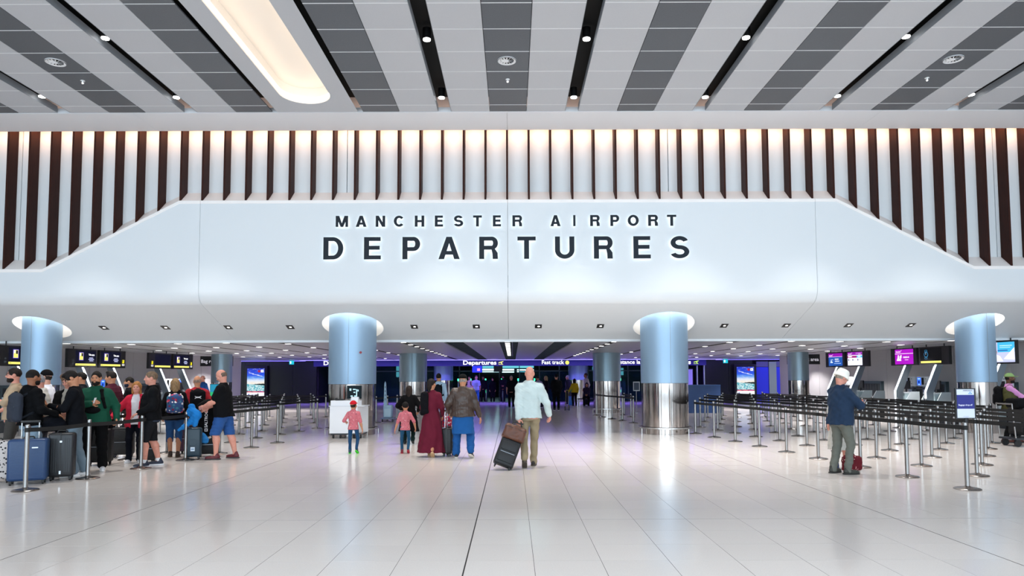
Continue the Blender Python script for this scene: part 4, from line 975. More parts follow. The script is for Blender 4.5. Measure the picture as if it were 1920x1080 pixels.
# ================================================================== PEOPLE (smooth blended solids turned into meshes)
def _n(v):
    v = np.asarray(v, float); return v / (np.linalg.norm(v) + 1e-12)
def rotz(t): c, s = math.cos(t), math.sin(t); return np.array([[c, -s, 0], [s, c, 0], [0, 0, 1.]])
def rotx(t): c, s = math.cos(t), math.sin(t); return np.array([[1., 0, 0], [0, c, -s], [0, s, c]])
def roty(t): c, s = math.cos(t), math.sin(t); return np.array([[c, 0, s], [0, 1., 0], [-s, 0, c]])
class Sdf:
    def __init__(s): s.ops = []
    def rc(s, a, b, ra, rb, k=.03, op='u'):
        a = np.asarray(a, float); b = np.asarray(b, float); ab = b - a; L2 = float(ab @ ab) + 1e-12; r = max(ra, rb)
        def fn(x, y, z):
            px, py, pz = x - a[0], y - a[1], z - a[2]
            t = np.clip((px * ab[0] + py * ab[1] + pz * ab[2]) / L2, 0, 1)
            return np.sqrt((px - t * ab[0]) ** 2 + (py - t * ab[1]) ** 2 + (pz - t * ab[2]) ** 2) - (ra + (rb - ra) * t)
        s.ops.append((op, fn, np.minimum(a, b) - r, np.maximum(a, b) + r, k)); return s
    def ell(s, c, r, R=None, k=.03, op='u'):
        c = np.asarray(c, float); r = np.asarray(r, float); R = np.eye(3) if R is None else R; m = r.max()
        def fn(x, y, z):
            p = (x - c[0], y - c[1], z - c[2])
            q = [R[0, i] * p[0] + R[1, i] * p[1] + R[2, i] * p[2] for i in range(3)]
            k0 = np.sqrt(sum((q[i] / r[i]) ** 2 for i in range(3))); k1 = np.sqrt(sum((q[i] / r[i] ** 2) ** 2 for i in range(3))) + 1e-9
            return k0 * (k0 - 1) / k1
        s.ops.append((op, fn, c - m, c + m, k)); return s
    def box(s, c, h, R=None, rad=.01, k=.02, op='u'):
        c = np.asarray(c, float); h = np.asarray(h, float); R = np.eye(3) if R is None else R; m = np.linalg.norm(h)
        def fn(x, y, z):
            p = (x - c[0], y - c[1], z - c[2])
            q = [np.abs(R[0, i] * p[0] + R[1, i] * p[1] + R[2, i] * p[2]) - (h[i] - rad) for i in range(3)]
            return np.sqrt(sum(np.maximum(qq, 0) ** 2 for qq in q)) + np.minimum(np.maximum(np.maximum(q[0], q[1]), q[2]), 0) - rad
        ext = np.abs(R) @ h
        s.ops.append((op, fn, c - ext, c + ext, k)); return s
    def loft(s, o, R, keys, k=.03, op='u', folds=0., nf=9, ph=0.):
        """stack of ellipses along the local z axis: keys (z, halfwidth, halfdepth, y offset)"""
        K = np.array(keys, float); o = np.asarray(o, float); z0, z1 = K[0, 0], K[-1, 0]
        wm = K[:, 1].max() + folds; dm = (K[:, 2] + np.abs(K[:, 3])).max() + folds
        def fn(x, y, z):
            p = (x - o[0], y - o[1], z - o[2])
            u, v, w_ = [R[0, i] * p[0] + R[1, i] * p[1] + R[2, i] * p[2] for i in range(3)]
            ww = np.interp(w_, K[:, 0], K[:, 1]); dd = np.interp(w_, K[:, 0], K[:, 2]); yo = np.interp(w_, K[:, 0], K[:, 3])
            if folds:
                an = np.arctan2((v - yo) / dd, u / ww); fo = folds * np.clip((z1 - .15 - w_) / (z1 - z0), 0, 1) * np.sin(nf * an + ph + 2.5 * np.sin(w_ * 4))
                ww = ww + fo; dd = dd + fo
            q = np.sqrt((u / ww) ** 2 + ((v - yo) / dd) ** 2)
            d = (q - 1) * np.minimum(ww, dd)
            return np.maximum(np.maximum(d, (z0 - w_)), w_ - z1)
        cs = np.array([o + R @ np.array([a, b, c]) for a in (-wm, wm) for b in (-dm, dm) for c in (z0, z1)])
        s.ops.append((op, fn, cs.min(0), cs.max(0), k)); return s
    def cut(s, n, d):
        """keep the side where n.p < d"""
        n = np.asarray(n, float)
        s.ops.append(('cut', lambda x, y, z: n[0] * x + n[1] * y + n[2] * z - d, None, None, 0)); return s
    def mesh(s, vox, folds=0., seed=0):
        bb = [o for o in s.ops if o[0] == 'u']
        lo = np.min([o[2] for o in bb], 0) - 3 * vox - folds; hi = np.max([o[3] for o in bb], 0) + 3 * vox + folds
        n = np.ceil((hi - lo) / vox).astype(int) + 1
        ax = [lo[i] + vox * np.arange(n[i]) for i in range(3)]
        big = .08; F = np.full(n, big, np.float32); mg = .07
        for op, fn, a, b, k in s.ops:
            if op == 'cut': i0 = np.zeros(3, int); i1 = n
            else:
                i0 = np.maximum(np.floor((a - mg - lo) / vox).astype(int), 0); i1 = np.minimum(np.ceil((b + mg - lo) / vox).astype(int) + 1, n)
            if (i1 <= i0).any(): continue
            sl = tuple(slice(i0[i], i1[i]) for i in range(3))
            X, Y, Z = np.meshgrid(ax[0][sl[0]], ax[1][sl[1]], ax[2][sl[2]], indexing='ij', sparse=True)
            d = fn(X, Y, Z).astype(np.float32); f = F[sl]
            if op == 'u':
                d = np.minimum(d, big)
                h = np.maximum(k - np.abs(f - d), 0) / k if k > 0 else 0
                F[sl] = np.minimum(f, d) - (h * h * k * .25 if k > 0 else 0)
            elif op == 's':
                h = np.maximum(k - np.abs(f + d), 0) / k if k > 0 else 0
                F[sl] = np.maximum(f, -d) + (h * h * k * .25 if k > 0 else 0)
            else:
                F[sl] = np.maximum(f, d)
        if folds:
            X, Y, Z = np.meshgrid(*ax, indexing='ij', sparse=True); rg = np.random.RandomState(seed)
            N = 0
            for q in range(5):
                dx, dy, dz = rg.normal(size=3) * np.array([14, 14, 20]) * (1 + .5 * q); N = N + np.sin(dx * X + dy * Y + dz * Z + rg.uniform(0, 6) + 1.5 * np.sin(9 * Z + q)) / (1 + .4 * q)
            F = F + folds * .4 * N
        return surface_nets(F, lo, vox)
def surface_nets(F, lo, vox):
    S = F < 0; n = np.array(F.shape)
    c = np.zeros(n - 1, np.int8)
    for i in (0, 1):
        for j in (0, 1):
            for k in (0, 1): c += S[i:n[0] - 1 + i, j:n[1] - 1 + j, k:n[2] - 1 + k]
    act = np.argwhere((c > 0) & (c < 8))
    idx = np.full(n - 1, -1, np.int32); idx[tuple(act.T)] = np.arange(len(act))
    corners = [(i, j, k) for i in (0, 1) for j in (0, 1) for k in (0, 1)]
    V = {cn: F[act[:, 0] + cn[0], act[:, 1] + cn[1], act[:, 2] + cn[2]] for cn in corners}
    acc = np.zeros((len(act), 3)); cnt = np.zeros(len(act))
    for a in corners:
        for d in range(3):
            if a[d] == 0:
                b = list(a); b[d] = 1; b = tuple(b); va, vb = V[a], V[b]
                m = (va < 0) != (vb < 0)
                t = np.where(m, va / np.where(m, va - vb, 1), 0)
                p = np.array(a, float)[None, :].repeat(len(act), 0); p[:, d] = t
                acc[m] += p[m]; cnt[m] += 1
    verts = lo + vox * (act + acc / np.maximum(cnt, 1)[:, None])
    faces = []
    for d in range(3):
        e1, e2 = [(1, 2), (2, 0), (0, 1)][d]
        sa = [slice(None)] * 3; sb = [slice(None)] * 3; sa[d] = slice(0, -1); sb[d] = slice(1, None)
        A = S[tuple(sa)]; B = S[tuple(sb)]
        for flip, M in ((False, A & ~B), (True, ~A & B)):
            q = np.argwhere(M)
            q = q[(q[:, e1] > 0) & (q[:, e2] > 0) & (q[:, e1] < n[e1] - 1) & (q[:, e2] < n[e2] - 1)]
            if not len(q): continue
            def I(o1, o2):
                r = q.copy(); r[:, e1] += o1; r[:, e2] += o2; return idx[r[:, 0], r[:, 1], r[:, 2]]
            qd = np.stack([I(-1, -1), I(0, -1), I(0, 0), I(-1, 0)], 1)
            if flip: qd = qd[:, ::-1]
            faces.append(qd)
    return verts, np.concatenate(faces) if faces else np.zeros((0, 4), int)
def np_mesh(name, parts, mats):
    """parts: list of (verts, quads, material index)"""
    vs, fs, mi = [], [], []; n = 0
    for v, f, m in parts:
        if len(f) == 0: continue
        vs.append(v); fs.append(f + n); mi += [m] * len(f); n += len(v)
    v = np.concatenate(vs).astype(np.float32); f = np.concatenate(fs).astype(np.int32)
    me = bpy.data.meshes.new(name); me.vertices.add(len(v)); me.vertices.foreach_set('co', v.ravel())
    me.loops.add(len(f) * 4); me.loops.foreach_set('vertex_index', f.ravel())
    me.polygons.add(len(f)); me.polygons.foreach_set('loop_start', np.arange(0, len(f) * 4, 4, dtype=np.int32))
    me.polygons.foreach_set('material_index', np.array(mi, np.int32)); me.polygons.foreach_set('use_smooth', np.ones(len(f), bool))
    for m in mats: me.materials.append(m)
    me.update(calc_edges=True); me.validate(); return me
def ik(a, t, l1, l2, hint):
    a = np.asarray(a, float); t = np.asarray(t, float); d = t - a; L = np.linalg.norm(d); L = max(L, 1e-6)
    if L > (l1 + l2) * .999: t = a + d / L * (l1 + l2) * .999; d = t - a; L = np.linalg.norm(d)
    u = d / L; h = np.asarray(hint, float); h = h - u * (h @ u); h = _n(h)
    c = (l1 * l1 - l2 * l2 + L * L) / (2 * L); e = math.sqrt(max(l1 * l1 - c * c, 0))
    return a + u * c + h * e, t
SKIN = {'pale': '#d9a48c', 'pink': '#cf8f7c', 'tan': '#b87f5f', 'brown': '#8d5b41', 'dark': '#5a3826'}
def skin_mat(k): return mat(SKIN[k], .5, var=.08, vscale=30, spec=.35)
HAIRM = lambda c: mat(c, .65, var=.4, vscale=18, bump=.6, bscale=40, stretch=(3, 3, 1), spec=.2)
PEOPLE = {}
def person(key, label, x, y, face, h, skin='pale', girth=1., female=False, belly=0., lean=0., feet=((-.10, 0, 0, .12), (.10, 0, 0, .12)), hands=(None, None), elbows=(None, None), palm=((1, 0, 0), (-1, 0, 0)), curl=.5,
           head=(0, 0), hair=('short', '#2a211c'), beard=None, hat=None, top=('tee', '#222222'), under=None, bottom=('trousers', '#333333'), shoes=('#222222', '#dddddd'), sleeve='long', hem=None, hemw=None, open_=0., hood=False, collar=False, scarf=None, folds=.010, vox=None, child=False, rest=0., glasses=False, legw=1., armw=1., sock=None, pelz=None, over=None):
    """face: heading in degrees, 0 looks away from the entrance side (+Y), 90 to -X. Body frame: x right, y forward."""
    s = h / 1.75
    dist = y; near = dist < 20
    vb = vox or (.0135 if near else .020 if dist < 30 else .028)
    vb /= s; hv = (.0068 if near else .012) / s; hdv = (.0052 if near else .010) / s
    if not near: folds *= .4
    root = thing('person', label, 'person', (x, y, rest), math.radians(face)); root.scale = (s, s, s)
    hs = 1.0 if not child else 1.28 / (1 + (h - 1) * .35)       # children have larger heads
    pel = np.array([0, 0, .95])
    if child: pel = np.array([0, 0, .90])
    if pelz: pel = np.array([0, 0, pelz])
    R = rotx(-math.radians(lean))
    T = lambda p: pel + R @ np.asarray(p, float)
    shz = .428 if not child else .405
    sw = (.172 if not female else .150) * (.9 + .1 * girth) * (1 if not child else .92)
    neck = T((0, -.005, .53 if not child else .49)); hc = neck + R @ np.array([0, .03, .155 * (1 + (hs - 1) * .8)])
    Rh = R @ rotz(math.radians(head[0])) @ rotx(-math.radians(head[1]))
    H_ = lambda p: hc + Rh @ (np.asarray(p, float) * hs)
    # limbs
    legs = []
    for i, sgn in ((0, -1), (1, 1)):
        fx, fy, fz, toe = feet[i]
        hip = pel + np.array([sgn * .09, 0, -.03]); ank = np.array([fx, fy - .03, .085 + fz])
        kn, ank = ik(hip, ank, .43, .425 if not child else .40, (sgn * .15, 1, 0)); legs.append((hip, kn, ank, toe, fz))
    arms = []
    for i, sgn in ((0, -1), (1, 1)):
        sh = T((sgn * sw, -.005, shz))
        t = hands[i] if hands[i] is not None else (sgn * (sw + .06 + .05 * (girth - 1)), .04, .88)
        hint = elbows[i] if elbows[i] is not None else (sgn * .35, -1, -.2)
        el, wr = ik(sh, t, .285, .255, hint); arms.append((sh, el, wr))
    g = girth
    def torso(inf, hemz, hw=None, top_=.50, hx=0.):
        bw = (.164, .148, .165, .178, .140) if not female else (.178, .138, .150, .155, .122)
        bd = (.122, .108, .118, .122, .095)
        K = [(-.10, bw[0] * g, bd[0] * g, 0), (.10, bw[1] * g, bd[1] * g + belly * .5, belly * .5), (.22, bw[2] * g, bd[2] * g + belly * .35, belly * .35), (.36, bw[3] * (.5 + .5 * g), bd[3] * (.6 + .4 * g), 0), (.45, bw[4] * (.6 + .4 * g), bd[4] * (.7 + .3 * g), -.005), (.495, .082, .076, -.01), (.545, .060, .060, -.01)]
        K = [(z, w_ + inf, d + inf, o) for z, w_, d, o in K]
        if hemz < -.10:
            w0, d0 = K[0][1], K[0][2]; w1 = hw if hw else w0 + .01
            K = [(hemz, w1, max(d0, w1 * .72), 0), (-.13, w0 + (w1 - w0) * .12, d0 + .005, 0)] + K[1:]
        else:
            z = np.array([q[0] for q in K]); row = [hemz] + [float(np.interp(hemz, z, [q[j] for q in K])) for j in (1, 2, 3)]
            if hw: row[1] = hw
            K = [tuple(row)] + [q for q in K if q[0] > hemz + .02]
        if hx: K = [(q[0], q[1] + hx * max(0, 1 - (q[0] - K[0][0]) / .22), q[2] + hx * max(0, 1 - (q[0] - K[0][0]) / .22), q[3]) for q in K]
        return [q for q in K if q[0] <= top_ + .05]
    # ---- body: one skin figure
    b = Sdf()
    b.loft(pel, R, torso(-.012, -.12), k=.04)
    for hip, kn, ank, toe, fz in legs:
        covered = bottom is not None and bottom[0] not in ('shorts', 'capri')
        lw = legw * (.72 if covered else 1); calf = kn + (ank - kn) * .30 + np.array([0, 0 if covered else -.018, 0])
        b.rc(hip, kn, .070 * g * lw, .054 * lw, .04).rc(kn, calf, .052 * lw, .056 * lw, .03).rc(calf, ank, .054 * lw, .037 * (.85 if covered else 1), .03)
        ft = np.array([math.sin(toe) * np.sign(kn[0] if abs(kn[0]) > .01 else 1), math.cos(toe), 0]); b.rc(ank - np.array([0, 0, .03]), ank + ft * .12 - np.array([0, 0, .05]), .036, .03, .03)
    for (sh, el, wr) in arms:
        b.rc(sh, el, .050 * armw * (.7 + .3 * g), .040 * armw, .035).rc(el, el + (wr - el) * .35, .041 * armw, .043 * armw, .02).rc(el + (wr - el) * .35, wr, .043 * armw, .027, .02)
    for sh, el, wr in arms: b.rc(neck - R @ np.array([0, 0, .04]), sh, .045, .042, .04)
    b.rc(neck - R @ np.array([0, 0, .06]), hc - Rh @ np.array([0, .025, .05]), .058, .052, .03)
    V0 = b.mesh(vb)
    # head
    f = Sdf()
    E3 = lambda c, r, k=.02, op='u': f.ell(H_(c), np.array(r) * hs, Rh, k, op)
    C3 = lambda a, b_, ra, rb, k=.012, op='u': f.rc(H_(a), H_(b_), ra * hs, rb * hs, k, op)
    E3((0, -.012, .022), (.076, .097, .098)); E3((0, .018, -.045), (.062 + .004 * (g - 1) * 6, .075, .076), .03); E3((0, .058, -.096), (.026, .024, .020), .025)
    C3((-.034, .080, .022), (.034, .080, .022), .012, .012, .02)
    for q in (-1, 1):
        E3((q * .032, .096, .006), (.017, .014, .012), .012, 's'); E3((q * .043, .060, -.028), (.024, .024, .022), .02); E3((q * .077, -.004, -.008), (.011, .026, .033), .008)
    C3((0, .088, .010), (0, .106, -.028), .009, .013, .012); C3((-.011, .094, -.033), (.011, .094, -.033), .010, .010, .008)
    C3((-.020, .084, -.062), (.020, .084, -.062), .0075, .0075, .006); C3((-.015, .082, -.072), (.015, .082, -.072), .008, .008, .006)
    f.rc(hc - Rh @ np.array([0, .028, .04]) * hs, neck - R @ np.array([0, 0, .02]), .054 * hs, .058, .03)
    V1 = f.mesh(hv)
    parts = [V0 + (0,), V1 + (0,)]
    # hands: palm, four fingers, thumb
    for i, (sh, el, wr) in enumerate(arms):
        fd = _n(wr - el); sgn = (-1, 1)[i]; pn = np.asarray(palm[i], float); pn = _n(pn - fd * (pn @ fd)); sd = np.cross(pn, fd) * sgn      # thumb side
        q = Sdf(); Rm = np.stack([sd, fd, pn], 1); cs = 1 if not child else .9
        q.rc(wr - fd * .03, wr + fd * .02, .027 * cs, .028 * cs, .01); q.box(wr + fd * .052 * cs, (.040 * cs, .048 * cs, .015 * cs), Rm, .012, .015)
        for k_ in range(4):
            p = wr + fd * (.094 - .006 * abs(k_ - 1.3)) * cs + sd * (.029 - .0195 * k_) * cs; an = 0; rr_ = .0088 * cs
            for Ls in np.array(((.036, .025, .02), (.040, .028, .021), (.037, .026, .02), (.029, .02, .018))[k_]) * cs:
                an += curl * (.75 + .12 * k_); p2 = p + (fd * math.cos(an) + pn * math.sin(an)) * Ls; q.rc(p, p2, rr_, rr_ * .93, .004); p = p2; rr_ *= .93
        p = wr + fd * .028 * cs + sd * .034 * cs; p2 = p + _n(fd * .6 + sd * .75 + pn * .3) * .042 * cs; q.rc(p, p2, .0125 * cs, .0105 * cs, .01); q.rc(p2, p2 + _n(fd * .95 + sd * .15 + pn * (.2 + .4 * curl)) * .034 * cs, .0105 * cs, .0085 * cs, .004)
        parts.append(q.mesh(hdv) + (0,))
    obj('body', np_mesh('body', parts, [skin_mat(skin)]), None, root)
    if near:
        for q in (-1, 1):
            c = H_((q * .032, .0795, .005)); m_ = MB(); m_.lathe([(0, -.0115), (.006, -.0098), (.0102, -.005), (.0115, 0), (.0102, .005), (.006, .0098), (0, .0115)], 10)
            o = m_.build('eye', mat('#b7a69c', .3), root); o.location = c; o.scale = (hs, hs, hs)
            fw = Rh @ np.array([0, 1, 0.]); m_ = MB().cyl((0, 0, 0), tuple(fw * .0022), .0084, .006, 10); o2 = m_.build('iris', mat('#241a16', .2), o); o2.location = tuple(fw * .0096)
    # ---- garments
    def garment(name, sd, m, f_=folds, v=vb, seed=0): return obj(name, np_mesh(name, [sd.mesh(v * .92, f_, seed) + (0,)], [m]), None, root)
    fm = lambda c: c if not isinstance(c, (str, tuple)) else fabric(c)
    seed = int(abs(x * 37 + y * 91)) % 9973
    def sleeves(sd, inf, kind):
        for sh, el, wr in arms:
            a1 = armw * (.75 + .25 * g); sd.rc(neck - R @ np.array([0, .0, .035]), sh + R @ np.array([0, 0, .012]), .045 + inf, .050 * a1 + inf, .04)
            if kind == 'short': e = sh + (el - sh) * .68; sd.rc(sh, e, .060 * a1 + inf, .058 * a1 + inf, .035)
            elif kind == 'half': sd.rc(sh, el, .060 * a1 + inf, .054 * a1 + inf, .035)
            else:
                w2 = wr - _n(wr - el) * .005
                sd.rc(sh, el, .059 * a1 + inf, .050 * a1 + inf, .035).rc(el, w2, .049 * a1 + inf, .034 + inf, .02)
    if under:
        u = Sdf(); u.loft(pel, R, torso(.004, -.12 if len(under) < 3 else under[2]), k=.03); garment(under[0], u, fm(under[1]), folds * .6, seed=seed + 5)
    if top:
        kind = top[0]; inf = {'t_shirt': .010, 'shirt': .014, 'sweater': .018, 'jacket': .026, 'hoodie': .026, 'coat': .024, 'dress': .010, 'tunic': .014, 'abaya': .016, 'cardigan': .020}.get(kind, .015)
        hz = hem if hem is not None else {'t_shirt': -.10, 'shirt': -.08, 'sweater': -.07, 'jacket': -.07, 'hoodie': -.08, 'coat': -.22, 'dress': -.83, 'tunic': -.45, 'abaya': -.60, 'cardigan': -.15}.get(kind, -.08)
        u = Sdf(); long_ = kind in ('dress', 'tunic', 'abaya', 'coat')
        u.loft(pel, R if not long_ else R, torso(inf, hz, hemw, hx=(.034 if bottom and bottom[0] == 'loose' else .016 if kind in ('t_shirt', 'shirt', 'sweater', 'jacket', 'hoodie', 'cardigan') else .004)), k=.035, folds=(.016 if kind in ('dress', 'abaya') else .006 if long_ else 0), nf=8, ph=x * 3)
        sleeves(u, inf * .7, sleeve)
        if hood: u.ell(neck + R @ np.array([0, -.070, -.045]), (.10, .055, .065), R, .04).ell(neck + R @ np.array([0, -.005, -.025]), (.088, .082, .035), R, .02)
        if collar: u.loft(neck, R, [(-.06, .085, .085, 0), (.035, .072, .074, -.004)], k=.02)
        if open_: u.box(pel + R @ np.array([0, .25, .2]), (open_, .25, .9), R, .01, .01, 's')
        if kind in ('jacket', 'hoodie') and hz > -.1: u.loft(pel, R, [(hz - .0, .150 * g + inf * .9, .108 * g + inf * .9 + belly * .3, belly * .3), (hz + .05, .153 * g + inf * .9, .110 * g + inf * .9 + belly * .3, belly * .3)], k=.012)
        garment(kind, u, fm(top[1]), folds, seed=seed)
    if over:
        u = Sdf(); u.loft(pel, R, [q for q in torso(.046, -.14) if q[0] < .46], k=.03)
        for sh, el, wr in arms: u.rc(neck - R @ np.array([0, 0, .05]), sh - R @ np.array([np.sign(sh[0]) * .03, 0, -.02]), .07, .062, .04)
        garment(over[0], u, fm(over[1]), folds, seed=seed + 9)
    if bottom:
        kind, col = bottom[0], bottom[1]; u = Sdf()
        pw = (.146 if not female else .160) * g
        u.loft(pel, np.eye(3), [(-.14, pw * .98, .112 * g, -.005), (-.04, pw + .004, .112 * g, -.004), (.05, pw - .012, .098 * g + belly * .3, belly * .3)], k=.03)
        for hip, kn, ank, toe, fz in legs:
            if kind == 'shorts':
                e = hip + (kn - hip) * 1.02; u.rc(hip + (kn - hip) * .1, e, .092 * g, .086 * (.6 + .4 * g), .03)
            elif kind == 'capri':
                c = kn + (ank - kn) * .32; u.rc(hip, kn, .092 * g, .074, .03).rc(kn, c, .073, .070, .02)
            elif kind == 'loose': u.rc(hip, kn, .094 * g, .088, .03).rc(kn, ank + (0, 0, .02), .088, .078, .03)
            elif kind == 'slim': u.rc(hip, kn, .086 * g, .058, .03).rc(kn, ank - (0, 0, .01), .058, .047, .02)
            else: u.rc(hip, kn, .088 * g, .070, .03).rc(kn, ank - (0, 0, .015), .069, .060, .02)
        if kind == 'shorts': u.cut((0, 0, -1), -(min(l[1][2] for l in legs) - .03))
        garment({'shorts': 'shorts', 'capri': 'cropped_jeans'}.get(kind, 'trousers'), u, fm(col), folds, seed=seed + 3)
    # ---- shoes
    for hip, kn, ank, toe, fz in legs:
        sgn = 1 if hip[0] > 0 else -1; fd = np.array([math.sin(toe) * sgn, math.cos(toe), 0.])
        pit = math.atan2(fz, .16) if fz > .02 else 0.                # a raised heel pivots on the ball of the foot
        sd = np.cross(fd, (0, 0, 1.)); Rm = np.stack([sd, fd, (0, 0, 1.)], 1) @ rotx(-pit)
        ball = np.array([ank[0], ank[1], 0]) + fd * .11 + np.array([0, 0, .0]); Q = lambda p: ball + Rm @ (np.asarray(p, float) - np.array([0, .11, 0]))
        u = Sdf(); u.ell(Q((0, .06, .040)), (.043, .135, .042), Rm, .02).ell(Q((0, -.015, .058)), (.038, .062, .050), Rm, .03).rc(Q((0, -.01, .06)), Q((0, -.015, .105)), .038, .040, .02); n_ = Rm @ np.array([0, 0, 1.])
        u.cut(-n_, -float(n_ @ Q((0, 0, .022)))); so = garment('shoe', u, shoes[0] if not isinstance(shoes[0], str) else mat(shoes[0], .55, bump=.2, bscale=60), 0, (.0075 if near else .014) / s)
        if shoes[1]:
            u = Sdf(); u.ell(Q((0, .058, .014)), (.047, .142, .06), Rm, .01).ell(Q((0, -.03, .014)), (.041, .065, .05), Rm, .02); u.cut(n_, float(n_ @ Q((0, 0, .026)))); u.cut(-n_, -float(n_ @ Q((0, 0, .001))))
            o = garment('sole', u, mat(shoes[1], .6), 0, (.0075 if near else .014) / s); o.parent = so
        if sock:
            u = Sdf(); u.rc(ank, ank + (kn - ank) * .10, .042, .044, .01); garment('sock', u, fabric(sock), 0, .01)
    # ---- hair, beard, hats
    def shell(fn_, name, m, v=hv):
        u = Sdf(); fn_(u); return garment(name, u, m, (.006 if name == 'hair' and near else 0), v, seed + 7)
    st, hcol = hair if hair else (None, None)
    def el(u, c, r, k=.015, op='u'): u.ell(H_(c), np.array(r) * hs, Rh, k, op)
    def rcx(u, a, b_, ra, rb, k=.015, op='u'): u.rc(H_(a), H_(b_), ra * hs, rb * hs, k, op)
    def facecut(u, low=-.05):
        el(u, (0, .108, -.030), (.078, .064, .100), .015, 's')
        up = Rh @ np.array([0, 0, 1.]); u.cut(-up, -float(up @ H_((0, 0, low))))
    if st:
        HM = HAIRM(hcol)
        def mk(u):
            if st in ('short', 'fade', 'quiff', 'side'):
                el(u, (0, -.016, .030), (.083, .102, .102)); 
                if st == 'quiff': el(u, (0, .045, .105), (.058, .05, .032))
                if st == 'side': el(u, (.02, .03, .100), (.065, .065, .03))
                facecut(u, -.055 if st != 'fade' else -.01)
                for q in (-1, 1): el(u, (q * .082, .0, -.01), (.02, .03, .04), .008, 's')
            elif st == 'fringe':
                el(u, (0, -.014, .005), (.079, .098, .085)); el(u, (0, .03, .095), (.10, .125, .075), .02, 's'); facecut(u, -.055); el(u, (0, .09, .02), (.08, .06, .12), .01, 's')
            elif st in ('long', 'bob', 'wavy'):
                L = {'long': -.30, 'bob': -.12, 'wavy': -.14}[st]; w_ = {'long': .075, 'bob': .085, 'wavy': .088}[st]
                el(u, (0, -.018, .034), (.090, .106, .104)); rcx(u, (0, -.05, 0), (0, -.075, L), w_, w_ * .75, .03)
                for q in (-1, 1): rcx(u, (q * .066, -.005, .03), (q * .072, -.01, max(L, -.13)), .036, .032, .03)
                el(u, (0, .100, -.035), (.060, .066, .090), .015, 's')
            elif st == 'pony':
                el(u, (0, -.018, .030), (.085, .104, .103)); el(u, (0, -.10, -.05), (.062, .05, .075), .03); rcx(u, (0, -.10, -.07), (.0, -.11, -.17), .045, .03, .02); facecut(u, -.20)
            elif st == 'fluffy':
                el(u, (0, -.02, .040), (.105, .118, .112)); el(u, (.03, .03, .10), (.07, .06, .05), .03); el(u, (-.04, .01, .11), (.06, .06, .05), .03); el(u, (0, -.07, -.01), (.09, .06, .08), .03); facecut(u, -.09)
            for q in (-1, 1): rcx(u, (q * .016, .092, .026), (q * .046, .080, .030), .005, .0045, .004)
        shell(mk, 'hair', HM)
    if beard:
        def mkb(u):
            el(u, (0, .018, -.062), (.0665, .080, .072)); el(u, (0, .066, -.10), (.035, .03, .03)); el(u, (0, .062, .015), (.09, .09, .068), .012, 's'); el(u, (0, .105, -.066), (.021, .025, .012), .006, 's')
            fw = Rh @ np.array([0, 1., 0]); u.cut(-fw, -float(fw @ H_((0, -.008, 0))))
        shell(mkb, 'beard', HAIRM(beard))
    if hat:
        hk, hcl = hat; hm = fabric(hcl) if isinstance(hcl, str) else hcl; up = Rh @ np.array([0, 0, 1.])
        def mkh(u):
            if hk == 'cap':
                el(u, (0, -.014, .042), (.090, .108, .098)); u.cut(-up, -float(up @ H_((0, 0, .038)))); el(u, (0, .105, .046), (.068, .080, .009), .01)
            elif hk == 'beanie': el(u, (0, -.018, .045), (.092, .110, .108)); u.cut(-up, -float(up @ H_((0, 0, .03))))
            elif hk == 'taqiyah': el(u, (0, -.02, .058), (.088, .104, .082)); u.cut(-up, -float(up @ H_((0, 0, .045))))
            elif hk == 'bucket':
                u.loft(H_((0, -.01, 0)), Rh, [(-.004 * hs, .120 * hs, .138 * hs, 0), (.020 * hs, .112 * hs, .130 * hs, 0), (.058 * hs, .096 * hs, .114 * hs, 0), (.11 * hs, .088 * hs, .104 * hs, 0), (.145 * hs, .070 * hs, .085 * hs, 0)], k=.01)
            elif hk == 'peaked': el(u, (0, -.014, .05), (.098, .112, .095)); u.cut(-up, -float(up @ H_((0, 0, .04)))); el(u, (0, .108, .048), (.062, .07, .008), .01)
        shell(mkh, 'hat', hm, hv if near else hv)
    if scarf:
        def mks(u):
            el(u, (0, -.014, .022), (.092, .110, .112)); rcx(u, (0, -.03, -.04), (0, -.04, -.22), .085, .10, .03); el(u, (0, .10, -.02), (.058, .07, .075), .012, 's')
        shell(mks, 'headscarf', fabric(scarf))
    if glasses:
        m_ = MB()
        for q in (-1, 1):
            pts = [H_((q * (.032 + .022 * math.cos(t)), .102, .004 + .017 * math.sin(t))) for t in np.linspace(0, 2 * PI, 13)]; m_.tube(pts, .0022, 5); m_.tube([H_((q * .054, .1, .006)), H_((q * .08, .01, .004))], .002, 5)
        m_.tube([H_((-.011, .104, .006)), H_((.011, .104, .006))], .002, 5); m_.build('glasses', BLACK, root)
    M = Matrix.Translation((x, y, rest)) @ Matrix.Rotation(math.radians(face), 4, 'Z') @ Matrix.Scale(s, 4)
    PEOPLE[key] = dict(M=M, T=T, arms=arms, R=R, head=H_, root=root, legs=legs)
    return root
# ---- who stands where
F0 = ((-.10, 0, 0, .12), (.10, 0, 0, .12))
DENIM = '#1f3f6d'; BLK = '#121215'
PINKPRINT = spotted('#c56b74', ['#2c2c3c', '#e8e0d8', '#8c3a44', '#303a60'], 22, size=.22)
LACE = spotted('#b9b7b0', ['#9c9a94', '#cfcdc6', '#a8a69f'], 60, size=.3)
person('tee', 'heavyset balding man in black T-shirt and denim shorts handling bags', -5.74, 14.12, 95, 1.80, 'pink', girth=1.32, belly=.05, lean=4, feet=((-.11, .14, 0, .2), (.12, -.16, 0, .25)), hands=((-.10, .37, 1.03), (.10, .35, 1.0)), elbows=((-.5, -.6, -.5), (.5, -.6, -.5)), head=(0, 28), hair=('fringe', '#6b5a4e'), top=('t_shirt', '#15161a'), sleeve='short', bottom=('shorts', '#274f8a'), shoes=('#5c1620', '#3a3436'), armw=1.15, legw=1.2, hem=-.13)
